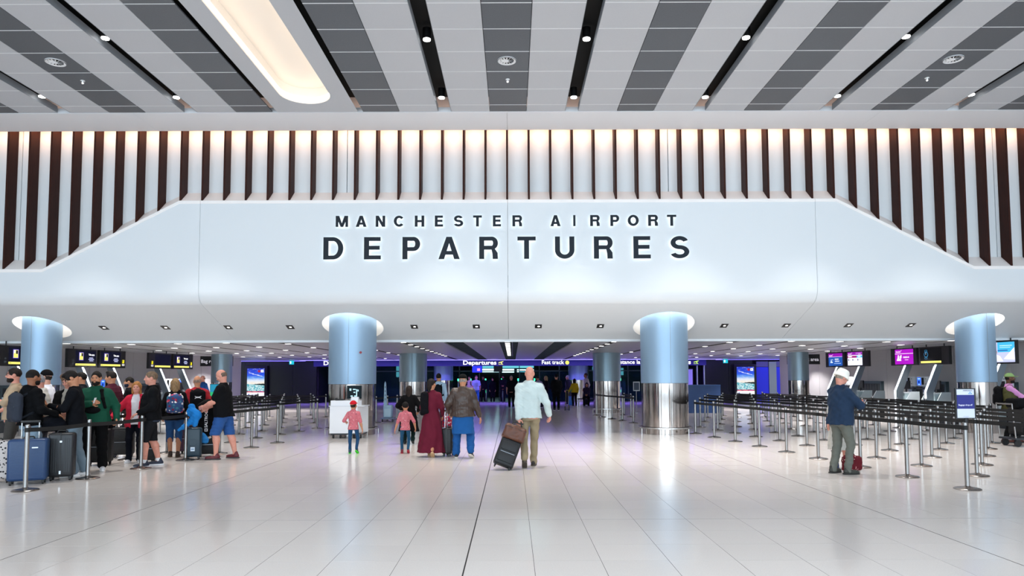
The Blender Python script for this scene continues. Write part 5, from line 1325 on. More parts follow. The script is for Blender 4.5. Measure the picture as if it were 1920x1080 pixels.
person('floral', 'blonde woman in black top and cropped jeans wearing a floral backpack', -6.93, 14.5, 26, 1.62, 'tan', girth=1.18, female=True, feet=((-.07, .06, 0, .1), (.08, -.05, 0, .2)), hands=((-.26, .12, .92), (.27, .14, .92)), hair=('wavy', '#8a6e4e'), top=('sweater', '#14151a'), bottom=('capri', '#234a78'), shoes=('#3a2a22', '#5a4636'), hem=-.12)
person('grey', 'grey-haired man in black jacket and dark shorts resting a hand on a post', -6.63, 12.98, 124, 1.75, 'pink', girth=1.22, belly=.04, feet=((-.10, .13, 0, .15), (.12, -.13, 0, .2)), hands=((-.18, .22, 1.005), (.24, .05, .92)), elbows=((-.6, -1, 0), (.4, -1, 0)), palm=((.1, .1, -1), (-1, 0, 0)), curl=.35, head=(0, 0), hair=('short', '#6e5a48'), under=('shirt', '#30394a'), top=('jacket', '#141519'), open_=.035, hood=True, bottom=('shorts', '#26272c'), shoes=('#1c2438', '#e8e8ec'), sock='#e6e6e8', legw=1.15, armw=1.1, hem=-.09)
person('redcoat', 'woman with short blonde hair in an open red coat over white top', -7.26, 13.62, 198, 1.56, 'pink', girth=1.15, female=True, feet=((-.09, .05, 0, .3), (.10, .12, 0, .2)), hands=((-.25, .06, .90), (.44, .16, 1.0)), elbows=(None, (.5, -1, -.2)), palm=((1, 0, 0), (0, 0, -1)), hair=('bob', '#a06c3c'), under=('top', '#e6e4ea'), top=('coat', '#c4213c'), open_=.075, hem=-.20, hemw=.20, bottom=('trousers', '#191d2c'), shoes=('#e8eaf0', '#f2f2f4'))
person('green', 'smiling bearded man in a dark green hoodie', -7.30, 12.36, 202, 1.75, 'tan', girth=1.25, belly=.02, feet=((-.13, .02, 0, .2), (.13, .10, 0, .15)), hands=((-.34, .06, .92), (.03, .25, 1.20)), elbows=((-.5, -1, 0), (.9, -.35, -.3)), palm=((1, 0, 0), (0, -1, 0)), curl=.95, head=(-8, 0), hair=('fade', '#17120f'), beard='#1a1410', top=('hoodie', '#0f4a37'), hood=True, under=('t_shirt', '#16171a'), bottom=('loose', '#101013'), shoes=('#e9e9ec', '#f2f2f2'), hem=-.10)
person('phone', 'young man in black sweatshirt and grey joggers looking down at a phone', -7.24, 11.72, 118, 1.76, 'tan', girth=1.0, lean=5, feet=((-.11, .03, 0, .2), (.11, -.10, 0, .2)), hands=((-.05, .36, 1.18), (.10, .34, 1.15)), elbows=((-.6, -.5, -.6), (.6, -.5, -.6)), palm=((.3, 0, 1), (-.6, 0, .8)), curl=.55, head=(0, 38), hair=('quiff', '#15110f'), top=('sweater', '#13151c'), bottom=('loose', '#6f8290'), shoes=('#eceef2', '#f4f4f4'), hem=-.10)
person('hoodieblack', 'man with cropped hair in black hoodie and pale jeans, grey bag on back', -7.72, 11.3, -28, 1.77, 'brown', girth=1.1, feet=F0, hands=((-.2, .24, 1.0), (.26, .24, 1.04)), palm=((0, 0, -1), (0, 0, -1)), head=(0, 0), hair=('fade', '#16110e'), beard='#1a1512', top=('hoodie', '#0d0e12'), hood=True, bottom=('trousers', '#7f93a4'), shoes=('#22242a', '#dddddd'))
person('whitejacket', 'older man with cropped grey hair in a cream jacket', -7.92, 11.86, 116, 1.70, 'pink', girth=1.2, belly=.03, lean=4, feet=F0, hands=((-.2, .22, .98), (.24, .18, .92)), head=(0, 14), hair=('short', '#8d8c90'), top=('jacket', '#d3cfc6'), collar=True, bottom=('trousers', '#3a3f4a'), shoes=('#33302e', '#222222'))
person('brownhair', 'woman with short tousled brown hair in black cardigan, looking down', -7.79, 12.35, 188, 1.70, 'pink', girth=1.15, female=True, feet=F0, hands=((-.14, .26, 1.05), (.16, .26, 1.05)), head=(-10, 24), hair=('fluffy', '#6e5340'), under=('top', '#a9a59c'), top=('cardigan', '#131317'), open_=.05, bottom=('trousers', '#22242c'), shoes=('#2a2a2e', '#444444'))
person('glasses', 'bearded man with glasses in a sand coloured shirt', -8.78, 12.4, 122, 1.82, 'pink', girth=1.2, feet=F0, hands=((-.24, .34, 1.22), (.22, .25, 1.0)), elbows=((-.5, -.8, -.4), None), head=(8, 0), hair=('short', '#1d1613'), beard='#1b1512', glasses=True, top=('shirt', '#a8937a'), sleeve='half', bottom=('trousers', '#3c3a38'), shoes=('#2a2724', '#555555'))
person('beanie', 'person in a black beanie and white T-shirt deep in the queue', -9.02, 13.6, 104, 1.78, 'pale', girth=1.0, feet=F0, hair=('fringe', '#2a211c'), hat=('beanie', '#121216'), top=('t_shirt', '#e4e6ee'), sleeve='short', bottom=('trousers', '#30333c'))
person('darkhair', 'dark-haired man standing behind the green hoodie man', -9.2, 15.0, 115, 1.76, 'tan', feet=F0, hair=('short', '#15110f'), top=('sweater', '#24262e'), bottom=('trousers', '#22232a'))
person('maroonsweater', 'dark-haired man in a maroon sweater by the check-in posts', -8.32, 14.6, 84, 1.77, 'tan', feet=F0, hair=('quiff', '#1c1512'), top=('sweater', '#4a1426'), bottom=('trousers', '#22232a'), head=(14, 0))
person('masked', 'masked person in black standing behind the woman in the red coat', -8.82, 16.2, 113, 1.66, 'tan', feet=F0, hair=('short', '#17120f'), beard='#1a2236', top=('hoodie', '#111218'), hood=True, bottom=('trousers', '#1b1c22'))  # navy beard shape stands in for the face mask
person('redtee', 'bald man in a red T-shirt carrying a black backpack', -6.86, 15.35, 28, 1.68, 'tan', girth=1.2, feet=F0, hands=((-.30, .12, .90), (.34, .14, .95)), head=(0, 8), hair=('fringe', '#8a7466'), top=('t_shirt', '#a3222c'), sleeve='short', bottom=('shorts', '#1d2028'), shoes=('#2a2c34', '#cccccc'))
person('blueshirt', 'distant bald man in a blue shirt at the check-in desks', -12.6, 28.5, 144, 1.74, 'pink', girth=1.15, feet=F0, hair=('fringe', '#4a423e'), top=('shirt', '#1f4f92'), bottom=('trousers', '#20242e'))
person('childcap', 'small child in red cap, pink printed T-shirt and green-soled trainers', -3.34, 15.1, 8, 1.15, 'tan', child=True, girth=.92, feet=((-.10, .03, 0, .1), (.12, -.10, .09, .25)), hands=((-.26, .16, 1.02), (.30, .0, .74)), elbows=((-.4, -1, -.3), (.4, -1, 0)), hair=('fringe', '#2a1d17'), hat=('cap', '#c61424'), head=(-24, -4), top=('t_shirt', PINKPRINT), sleeve='half', hem=-.12, hemw=.185, bottom=('slim', '#1d4468'), shoes=('#1f4a4c', '#42e02a'), folds=.006)
person('childpink', 'small dark-haired child in pink printed T-shirt and jeans', -2.21, 15.08, 9, 1.12, 'tan', child=True, girth=.92, feet=((-.10, .05, 0, .1), (.10, -.10, .09, .15)), hands=((-.36, .0, .72), (.34, .06, .84)), elbows=((-.4, -1, 0), (.5, -1, 0)), hair=('short', '#14100e'), top=('t_shirt', PINKPRINT), sleeve='half', hem=-.12, hemw=.18, bottom=('slim', '#1d4a68'), shoes=('#7a1526', '#b0283a'), folds=.006)
person('abaya', 'girl with long dark hair in a loose black robe', -2.44, 17.15, 8, 1.42, 'tan', female=True, girth=1.25, feet=((-.12, .10, 0, .1), (.12, -.10, .05, .1)), hands=((-.22, .22, 1.05), (.28, .18, .98)), elbows=((-.8, -.6, -.3), (.8, -.6, -.3)), hair=('long', '#2a1f1a'), top=('abaya', '#0e0e11'), hem=-.56, hemw=.30, bottom=('trousers', '#16302e'), shoes=('#17181c', None), armw=1.4)
person('maroon', 'woman with tied-up dark hair in a long maroon dress', -1.56, 14.4, 3, 1.60, 'tan', female=True, girth=1.05, feet=((-.05, .16, 0, .1), (.03, -.18, .11, .05)), hands=((-.16, .22, 1.0), (.24, .14, .92)), head=(-30, 0), hair=('pony', '#1d1512'), top=('dress', '#5c0f26'), hem=-.85, hemw=.315, bottom=None, shoes=('#b08a62', '#c9a47c'), folds=.006, armw=1.1)
person('brown', 'stout man in brown leather jacket, blue tunic and black cap', -.90, 14.2, 2, 1.68, 'tan', girth=1.32, feet=((-.14, .05, 0, .1), (.17, -.12, .07, .25)), hands=((-.30, .20, .95), (.37, .03, .84)), elbows=((-.8, -1, -.1), (.6, -1, 0)), hair=('fringe', '#8b8580'), hat=('taqiyah', '#121312'), top=('jacket', mat('#3a2b24', .42, var=.2, vscale=7, bump=.35, bscale=30, spec=.5)), collar=True, under=('tunic', '#175391', -.44), bottom=('loose', '#174f8c'), shoes=('#16181c', '#d8d4cc'), hem=-.08, armw=1.15)
person('bald', 'tall bald man in pale mint jacket and khaki trousers pulling a case', .43, 12.75, -6, 1.82, 'pink', girth=1.08, lean=2, feet=((-.07, -.24, .12, .1), (.05, .20, 0, .1)), hands=((-.19, -.12, .84), (.34, .12, .90)), elbows=((-.5, -1, 0), (.5, -1, 0)), palm=((.4, 1, 0), (-1, 0, 0)), curl=.75, hair=None, top=('jacket', '#bccac9'), collar=True, bottom=('trousers', '#8d7f66'), shoes=('#2b2522', '#4a4038'), hem=-.10, armw=1.08, folds=.011)
person('hat', 'man in white bucket hat, navy jacket and grey trousers reading a phone', 5.63, 11.72, -74, 1.72, 'pink', girth=1.28, belly=.03, lean=3, feet=((-.11, -.05, 0, .15), (.12, .06, 0, .25)), hands=((-.02, .33, 1.17), (.12, .36, 1.16)), elbows=((-.8, -.5, -.5), (.9, -.4, -.5)), palm=((.4, .2, 1), (-.5, .2, .9)), curl=.6, head=(-6, 26), hair=('fringe', '#8b8378'), hat=('bucket', '#e9e6dd'), top=('jacket', '#1d3048'), collar=True, under=('shirt', '#dcdcda', .0), bottom=('trousers', '#62645d'), shoes=('#2c2d28', '#1c1c1a'), hem=-.12, folds=.013)
person('lace', 'woman in a pale lace dress mostly hidden behind the hatted man', 5.96, 12.44, -15, 1.46, 'pink', female=True, girth=1.1, feet=((-.09, .0, 0, .1), (.09, .03, 0, .1)), hair=('bob', '#b9a58c'), top=('dress', LACE), hem=-.56, hemw=.24, sleeve='short', bottom=None, shoes=('#2a4a78', '#2a4a78'))
person('vest', 'man in green cap, pink shirt and olive vest pushing luggage', 12.28, 17.0, -118, 1.68, 'dark', girth=1.15, feet=((-.10, .12, 0, .1), (.10, -.12, 0, .1)), hands=((-.16, .42, 1.02), (.18, .42, 1.02)), elbows=((-.5, -1, -.4), (.5, -1, -.4)), palm=((0, 0, -1), (0, 0, -1)), curl=.8, hair=('fringe', '#1a1412'), beard='#15110f', hat=('cap', '#7c9a62'), over=('vest', '#4b4a2a'), top=('shirt', '#c98ac0'), bottom=('trousers', '#1c1d20'), shoes=('#5a2418', '#333333'))
# people further off under the low ceiling
far = [
 ('f1', 'man in a pale blue shirt walking ahead of the maroon dress', -2.28, 22.5, 0, 1.76, dict(skin='tan', hair=('short', '#17120f'), top=('shirt', '#a9c3d8'), bottom=('trousers', '#2a2f3c'))),
 ('f2', 'distant man in white and blue top and jeans walking towards the entrance', -2.14, 43.2, 180, 1.74, dict(skin='pink', hair=('short', '#6a4038'), top=('t_shirt', '#b6c4ee'), bottom=('trousers', '#3a78c4'), girth=1.15, sleeve='short')),
 ('f3', 'distant person in a cream top beside the white and blue topped man', -2.66, 45.0, 150, 1.72, dict(skin='tan', hair=('short', '#14100e'), top=('shirt', '#b5a58c'), bottom=('trousers', '#2c2c34'))),
 ('f4', 'distant man in black, first of the dark row under Departures', -1.83, 46.0, 180, 1.74, dict(skin='brown', hair=('short', '#14100e'), top=('jacket', '#14141a'), bottom=('trousers', '#15161b'))),
 ('f5', 'distant woman in a black headscarf and robe among the dark row', -1.20, 45.9, 180, 1.62, dict(skin='tan', hair=None, scarf='#0e0e12', female=True, top=('abaya', '#0e0e12'), bottom=('trousers', '#101014'))),
 ('f6', 'distant bearded man in black with a lanyard and papers', -.52, 45.6, 180, 1.76, dict(skin='brown', hair=('short', '#14100e'), beard='#14100e', top=('jacket', '#15161c'), bottom=('trousers', '#14151a'), hands=((-.06, .28, 1.08), (.06, .28, 1.08)))),
 ('f7', 'grey-haired attendant in navy standing just past the bald man', .05, 37.2, 176, 1.72, dict(skin='pink', girth=1.2, hair=('short', '#9a9694'), top=('shirt', '#141626'), sleeve='short', bottom=('trousers', '#12131a'))),
 ('f8', 'person in a lilac shirt leaning forward under Fast track', 1.62, 37.5, 40, 1.74, dict(skin='tan', hair=('short', '#1a1512'), top=('shirt', '#a79fb8'), lean=18, bottom=('trousers', '#23242c'))),
 ('f9', 'blonde person in dark clothes under Fast track', 2.0, 39.0, 60, 1.70, dict(skin='pink', hair=('bob', '#b89a62'), female=True, top=('sweater', '#1c1d24'), bottom=('trousers', '#16171c'))),
 ('f10', 'person all in black with a peaked cap pushing a small trolley', 2.28, 34.2, 2, 1.77, dict(skin='tan', girth=1.35, hair=('short', '#121212'), hat=('peaked', '#0d0d11'), top=('jacket', '#101116'), bottom=('trousers', '#101116'), hands=((-.2, .32, 1.0), (.26, .32, 1.0)))),
 ('f11', 'woman with dark hair in a bright yellow top with a blue case', 3.60, 39.0, 14, 1.54, dict(skin='tan', female=True, girth=1.2, hair=('bob', '#171211'), top=('sweater', '#c2a412'), bottom=('trousers', '#17171d'), hands=((-.36, .1, .92), None))),
 ('f12', 'white-haired person standing beyond the yellow top', 3.42, 41.5, 60, 1.74, dict(skin='pink', hair=('short', '#c9c4c0'), top=('jacket', '#2a2a34'), bottom=('trousers', '#1c1c24'))),
 ('f13', 'man in a cream shirt standing behind the seated dark figure', 4.42, 40.6, 110, 1.86, dict(skin='brown', hair=('short', '#3a2420'), top=('shirt', '#b8aea2'), bottom=('trousers', '#23242c'))),
]
for k, lab, x, y, fc, h, kw in far: person(k, lab, x, y, fc, h, **kw)
person('seated', 'dark-clothed person seated with folded hands beside the far column', 4.28, 38.9, 170, 1.70, 'tan', female=True, feet=((-.12, .42, 0, .1), (.12, .42, 0, .1)), pelz=.56, hands=((-.05, .36, .68), (.05, .36, .68)), hair=('bob', '#1a1412'), top=('sweater', '#251a33'), bottom=('trousers', '#14141a'))
t = thing('bench', 'low dark bench under the seated person', 'bench', (4.28, 39.0, 0)); MB().box(-.5, .5, -.2, .25, .40, .45).build('seat', mat('#25272c', .5), t, False)
for xx in (-.45, .45):
    for yy in (-.17, .22): MB().box(xx - .02, xx + .02, yy - .02, yy + .02, 0, .40).build('leg', STEEL_POST, t, False)
# ================================================================== BAGS AND CARRIED THINGS
def place(key, p):
    """world position of a point in a person's body frame"""
    return PEOPLE[key]['M'] @ Vector([float(q) for q in p])
def backpack(key, label, m, w=.30, h=.44, d=.15, z=.27, straps='#15161a', extras=None, out=0.):
    P_ = PEOPLE[key]; M = P_['M']; T = P_['T']; R = P_['R']
    g = thing('backpack', label, 'backpack'); g.matrix_world = M @ Matrix.Translation([float(v) for v in T((0, 0, 0))]) @ Matrix([list(map(float, r)) for r in R]).to_4x4()
    u = Sdf(); y0 = -.145 - out - d / 2
    u.box((0, y0, z), (w / 2, d / 2, h / 2), None, .055, .02).ell((0, y0, z + h * .36), (w * .42, d * .5, h * .22), None, .04).box((0, y0 - d * .38, z - h * .14), (w * .40, d * .28, h * .28), None, .035, .012)
    obj('pack_body', np_mesh('pack_body', [u.mesh(.012, .006, 3) + (0,)], [m]), None, g)
    for s in (-1, 1):
        pts = [Vector((s * w * .28, y0 + d * .3, z + h * .40)), Vector((s * .115, -.02, .485)), Vector((s * .13, .115 + out * .3, .40)), Vector((s * .155, .10, .25)), Vector((s * .165, -.06, .12)), Vector((s * w * .36, y0 + d * .3, z - h * .36))]
        q = Sdf()
        for a, b in zip(pts[:-1], pts[1:]): q.rc(a, b, .021, .021, .03)
        obj('strap', np_mesh('strap', [q.mesh(.012) + (0,)], [fabric(straps)]), None, g)
    MB().tube([(-.04, y0, z + h * .5), (-.03, y0, z + h * .58), (.03, y0, z + h * .58), (.04, y0, z + h * .5)], .011, 8).build('grab_loop', fabric(straps), g)
    zy = y0 - d * .52 - .012
    MB().box(-w * .36, w * .36, zy, zy + .01, z + .02, z + .028).build('zip', mat('#3a3d44', .4, .3), g, False)
    if extras: extras(g, y0 - d * .66 - .006, z)
    return g
FLORAL = spotted('#35507c', ['#c23a52', '#e9e4e0', '#7a2c48', '#3c7a8a', '#d86a7a', '#2a3458'], 15, size=.42)
backpack('floral', 'rounded backpack with red and blue floral print on the blonde woman', FLORAL, .34, .40, .13, .24, '#d9d6d2')
def ua(g, y, z):
    m = mat('#f0f0f2', .5)
    def arc(sg): return [(.0 + .068 * math.cos(t), sg * .028 - sg * .030 * math.sin(t)) for t in np.linspace(0.25, PI - .25, 9)]
    q = MB()
    for sg in (-1, 1):
        a = arc(sg); b = [(x * .98, zz + sg * .014) for x, zz in a]
        for i in range(8): q.prism([(a[i][0], a[i][1] + z + .10), (a[i + 1][0], a[i + 1][1] + z + .10), (b[i + 1][0], b[i + 1][1] + z + .10), (b[i][0], b[i][1] + z + .10)], y + .016, y + .030, 'y')
    q.build('logo', m, g, False)
    MB().tube([(.10, y + .02, z - .05), (.12, y + .0, z - .12), (.10, y + .0, z - .19)], .006, 6).build('cord', m, g)
backpack('redtee', 'black backpack with a white emblem worn over a red T-shirt', fabric('#111216'), .33, .50, .16, .22, '#101115', ua, .01)
backpack('hoodieblack', 'slate grey backpack on the man in the black hoodie', fabric('#2b303b'), .30, .44, .12, .20, '#23272f', None, .02)
backpack('vest', 'black backpack on the man in the olive vest', fabric('#101114'), .32, .46, .17, .22, '#101114', None, .01)
backpack('f1', 'dark backpack on the man in the pale blue shirt', fabric('#1d2027'), .28, .40, .13, .22)
backpack('f3', 'dark backpack on the distant person in cream', fabric('#20232a'), .28, .40, .13, .22)
# green hoodie: strap of a sling bag; phones
def phone(key, p, rot, label, m='#15161b', w=.072, h=.15):
    P_ = PEOPLE[key]; t = thing('phone', label, 'phone'); t.matrix_world = P_['M'] @ Matrix.Translation(p) @ Matrix.Rotation(rot[2], 4, 'Z') @ Matrix.Rotation(rot[0], 4, 'X')
    MB().rbox(-w / 2, w / 2, -h / 2, h / 2, -.004, .004, .004).build('case', mat(m, .35), t); MB().box(-w / 2 + .004, w / 2 - .004, -h / 2 + .006, h / 2 - .006, .0042, .0048).build('display', emat('#5a6a86', .35), t, False)
def mid(key, up=.0, fwd=.10):
    a = PEOPLE[key]['arms']; p = (a[0][2] + a[1][2]) / 2; return Vector((float(p[0]), float(p[1] + fwd), float(p[2] + up)))
phone('phone', mid('phone', .035, .09), (.7, 0, 0), 'dark phone held by the young man in grey joggers')
phone('hat', mid('hat', .035, .09), (.8, 0, 0), 'phone in a pale case held by the man in the bucket hat', '#c9b4b2')
a = PEOPLE['green']['arms'][1][2]; phone('green', Vector((float(a[0]) - .06, float(a[1]) + .05, float(a[2]) + .05)), (1.3, 0, 1.2), 'pale card held by the man in the green hoodie', '#e6e8ec', .06, .10)
# shoulder shawl of the maroon dress, shoulder strap bag of the green hoodie
P_ = PEOPLE['maroon']; u = Sdf(); u.rc((-.13, .05, 1.40), (-.15, -.06, 1.42), .062, .062, .04).box((-.150, -.125, 1.22), (.088, .040, .24), None, .035, .04).box((-.20, -.07, 1.15), (.05, .05, .22), None, .04, .04)
o = obj('shawl', np_mesh('shawl', [u.mesh(.013, .010, 4) + (0,)], [fabric('#14141a')]), None, None); o.matrix_world = P_['M']; tag(o, 'black folded shawl over the shoulder of the maroon dress', 'shawl')
P_ = PEOPLE['green']; u = Sdf()
for a_, b_ in (((-.10, .10, 1.42), (-.13, .165, 1.28)), ((-.13, .165, 1.28), (-.17, .16, 1.12)), ((-.10, .10, 1.42), (-.11, -.05, 1.45)), ((-.11, -.05, 1.45), (-.15, -.17, 1.25))): u.rc(a_, b_, .026, .026, .03)
o = obj('bag_strap', np_mesh('bag_strap', [u.mesh(.012) + (0,)], [fabric('#0e0f12')]), None, None); o.matrix_world = P_['M']; tag(o, 'black bag strap over the green hoodie', 'strap')
P_ = PEOPLE['green']; u = Sdf(); u.ell((.02, .21, 1.08), (.13, .055, .06), None, .02); o = obj('waist_pouch', np_mesh('waist_pouch', [u.mesh(.010, .004) + (0,)], [fabric('#101114')]), None, None); o.matrix_world = P_['M']; tag(o, 'black pouch across the front of the green hoodie', 'pouch')

# ---- suitcases
def suitcase(label, x, y, rz, w, d, h, col, style='soft', handle=.0, rough=.5, group=None, tilt=0., extra=None, base=.06):
    """w across, d front to back, h tall, standing on wheels"""
    t = thing('suitcase', label, 'suitcase', (x, y, 0), math.radians(rz), group); t.rotation_euler = (math.radians(tilt), 0, math.radians(rz))
    m = mat(col, rough, bump=.25 if style == 'soft' else .05, bscale=80, spec=.45) if isinstance(col, str) else col
    z0, z1 = base, base + h
    MB().rbox(-w / 2, w / 2, -d / 2, d / 2, z0, z1, .045 if style != 'soft' else .035, 3).build('shell', m, t)
    if style == 'ribbed':
        n = int(h / .022)
        for i in range(2, n - 1):
            z = z0 + i * h / n
            MB().box(-w / 2 + .045, w / 2 - .045, -d / 2 - .004, -d / 2 + .01, z, z + h / n * .5).build('rib', m, t, False)
        MB().box(.06, .14, -d / 2 - .008, -d / 2, z1 - .14, z1 - .122).build('badge', mat('#d0d4da', .3, .6), t, False)
    elif style == 'split':
        MB().box(-.008, .008, -d / 2 - .004, d / 2 + .004, z0 + .03, z1 + .003).build('zip_band', BLACK, t, False)
        MB().box(-.012, .02, -d / 2 - .012, -d / 2, z1 - .15, z1 - .12).build('lock', mat('#cfd3d8', .3, .8), t, False); MB().box(-.012, .014, -d / 2 - .010, -d / 2, z0 + .05, z0 + .10).build('lock', mat('#cfd3d8', .3, .8), t, False)
        for i in range(9):
            xx = -w / 2 + .06 + i * (w - .12) / 8
            if abs(xx) > .03: MB().box(xx - .008, xx + .008, -d / 2 - .004, -d / 2 + .01, z0 + .08, z1 - .08).build('rib', m, t, False)
    elif style == 'soft':
        MB().rbox(-w * .40, w * .40, -d / 2 - .025, -d / 2 + .02, z0 + .06, z0 + h * .50, .015).build('pocket', m, t); MB().rbox(-w * .40, w * .40, -d / 2 - .018, -d / 2 + .02, z0 + h * .56, z1 - .06, .012).build('pocket', m, t)
        MB().box(-w * .36, w * .36, -d / 2 - .028, -d / 2 - .024, z0 + h * .46, z0 + h * .48).build('zip', mat('#8b9098', .3, .5), t, False)
        MB().box(-w / 2 - .003, w / 2 + .003, -.012, .012, z0 + .02, z1 + .002).build('zip_band', BLACK, t, False)
    elif style == 'round':
        MB().lathe([(.0, 0), (w * .30, 0), (w * .30, .010), (w * .24, .012), (w * .24, .004), (0, .004)], 24, Matrix.Translation((0, -d / 2 - .002, z0 + h * .50)) @ Matrix.Rotation(PI / 2, 4, 'X')).build('emblem_ring', m, t); MB().box(-w * .14, w * .12, -d / 2 - .006, -d / 2, z0 + h * .20, z0 + h * .34).build('luggage_label', mat('#cfdce8', .5), t, False); MB().box(-w * .1, w * .08, -d / 2 - .008, -d / 2 - .006, z0 + h * .25, z0 + h * .29).build('label_print', mat('#6e8aa6', .5), t, False)
    for sx in (-1, 1):
        for sy in (-1, 1):
            o = MB().cyl((-.012, 0, .028), (.012, 0, .028), .028, .028, 14).build('wheel', BLACK, t); o.location = (sx * (w / 2 - .05), sy * (d / 2 - .05), 0)
            MB().box(-.018, .018, -.02, .02, .03, base + .02).build('wheel_fork', BLACK, o, False)
    MB().tube([(-.07, 0, z1), (-.06, 0, z1 + .03), (.06, 0, z1 + .03), (.07, 0, z1)], .011, 8).build('grip', BLACK, t)
    if handle:
        hb = d / 2 - .05
        q = MB()
        for sx in (-1, 1): q.cyl((sx * w * .22, hb, z1 - .01), (sx * w * .22, hb, z1 + handle), .009, .009, 8)
        o = q.build('handle_tubes', mat((.7, .7, .7), .25, 1.), t); MB().rbox(-w * .22 - .02, w * .22 + .02, hb - .016, hb + .016, z1 + handle - .01, z1 + handle + .03, .012).build('handle_grip', BLACK, t)
    if extra: extra(t, z0, z1)
    return t
suitcase('large ribbed navy hard suitcase beside the front queue post', -7.42, 10.86, 26, .52, .28, .64, '#1b3a63', 'ribbed', .25, .35)
suitcase('tall black hard suitcase with split shell beside white trainers', -7.17, 11.28, 22, .36, .26, .70, '#202226', 'split', .0, .4)
suitcase('white suitcase with black animal print at the edge of the queue', -8.02, 11.0, 30, .40, .25, .60, spotted('#cfc7c4', ['#17171a', '#1c1c20', '#2a282a'], 26, size=.36), 'plain', .0)
suitcase('black soft suitcase with white tag behind the woman in red', -7.98, 14.5, 20, .40, .26, .56, '#101114', 'soft', .42, .6)
suitcase('dark upright suitcase behind the green hoodie man', -7.72, 13.2, 10, .44, .28, .62, '#0d0e10', 'soft', .0, .6)
suitcase('dark teal hard suitcase with round emblem near the denim shorts', -6.32, 14.06, 18, .30, .24, .58, '#15303e', 'round', .0, .4)
suitcase('purple suitcase behind the blonde woman', -6.95, 15.15, 0, .40, .26, .58, '#3a1a38', 'soft', .0, .6)
suitcase('black soft suitcase under the long printed bag', -6.26, 14.62, 20, .40, .28, .42, '#0f1013', 'soft', .0, .6)
suitcase('black suitcase behind the legs of the grey-haired man', -6.95, 13.5, 15, .30, .22, .48, '#0f0f11', 'soft', .0, .6)
suitcase('small bright blue suitcase beside the yellow top', 3.42, 39.2, 0, .34, .22, .50, '#3f86e0', 'plain', .45, .4)
suitcase('slim black suitcase pulled between maroon dress and brown jacket', -1.22, 14.55, 80, .36, .22, .52, '#121317', 'soft', .35, .5)
# bald man's tilted case and the brown bag on it
tb = suitcase('black wheeled cabin case tilted behind the bald man', 0, 0, 0, .36, .22, .48, '#131418', 'soft', .36, .55, base=.05)
tb.rotation_euler = (math.radians(-17), math.radians(21), 0)
_h = PEOPLE['bald']['arms'][0]; _hp = _h[2] + _n(_h[2] - _h[1]) * .075; _hw = place('bald', _hp)
tb.location = _hw - tb.rotation_euler.to_matrix() @ Vector((0, .06, .05 + .48 + .36 + .01)); tb.location.z = max(tb.location.z, .02)
t = thing('holdall', 'brown leather holdall strapped on the tilted cabin case', 'holdall'); t.location = tb.location; t.rotation_euler = tb.rotation_euler
u = Sdf(); u.box((0, -.02, .66), (.20, .12, .13), None, .06, .02).box((0, -.02, .74), (.17, .09, .06), None, .03, .03); obj('bag_body', np_mesh('bag_body', [u.mesh(.011, .012, 8) + (0,)], [mat('#5a3322', .5, var=.2, vscale=8, bump=.3, bscale=30)]), None, t)
MB().tube([(-.10, -.03, .78), (-.08, -.03, .86), (.06, -.03, .87), (.10, -.03, .78)], .011, 8).build('bag_handle', mat('#1b1412', .6), t)
MB().box(-.19, .19, -.145, -.135, .72, .735).build('bag_flap', mat('#3c2116', .5), t, False)
# dark duffel lying on the black split case, blue jacket, long printed bag
u = Sdf(); u.ell((0, 0, .13), (.24, .14, .12), None, .03).box((0, 0, .09), (.19, .11, .09), None, .06, .03); o = obj('duffel_bag', np_mesh('duffel_bag', [u.mesh(.013, .016, 2) + (0,)], [fabric('#12151f')]), None, None); o.location = (-7.50, 11.46, .765); o.rotation_euler = (0, 0, .2); tag(o, 'slumped dark navy duffel bag on top of the split black suitcase', 'bag')
t = thing('long_bag', 'long black bag printed SALTROCK standing by the black T-shirt man', 'bag', (-6.26, 14.50, .50), math.radians(22))
u = Sdf(); u.box((0, 0, .30), (.19, .10, .32), None, .08, .02).ell((.02, 0, .60), (.14, .09, .09), None, .05).ell((.06, .0, .05), (.20, .11, .12), None, .05); obj('bag_body', np_mesh('bag_body', [u.mesh(.012, .010, 6) + (0,)], [fabric('#0f1013')]), None, t)
me = text_mesh('SALTROCK', .055, .02); lo, hi = mesh_bounds(me); k = .40 / (hi[0] - lo[0]); xform(me, lambda a, b, c: (-.012 - b * 1.05 + .03, -.120, .115 + (a - lo[0]) * k)); obj('lettering', me, mat('#eeeeee', .6), t)
MB().box(-.035, .025, -.120, -.10, .035, .095).build('emblem', mat('#eeeeee', .6), t, False); MB().box(-.020, .010, -.123, -.12, .05, .08).build('emblem_cut', mat('#0f1013', .6), t, False)
MB().box(-.16, .06, -.115, -.09, -.13, -.09, Matrix.Rotation(-.35, 4, 'Y')).build('baggage_tag', mat('#d9d4cc', .6), t, False)
u = Sdf()
for a_, b_, r0, r1 in (((-.02, 0, .30), (.10, .0, .14), .055, .075), ((-.02, 0, .30), (-.06, .02, .18), .05, .06), ((.10, .0, .14), (-.16, .02, -.10), .075, .05), ((-.16, .02, -.10), (-.26, .0, -.16), .045, .03), ((.10, 0, .10), (.06, 0, -.05), .06, .05)): u.rc(a_, b_, r0, r1, .04)
o = obj('blue_jacket', np_mesh('blue_jacket', [u.mesh(.011, .014, 9) + (0,)], [fabric('#1a78c4')]), None, None); o.location = (-6.30, 13.92, .76); tag(o, 'bright blue jacket draped over the teal suitcase', 'jacket')
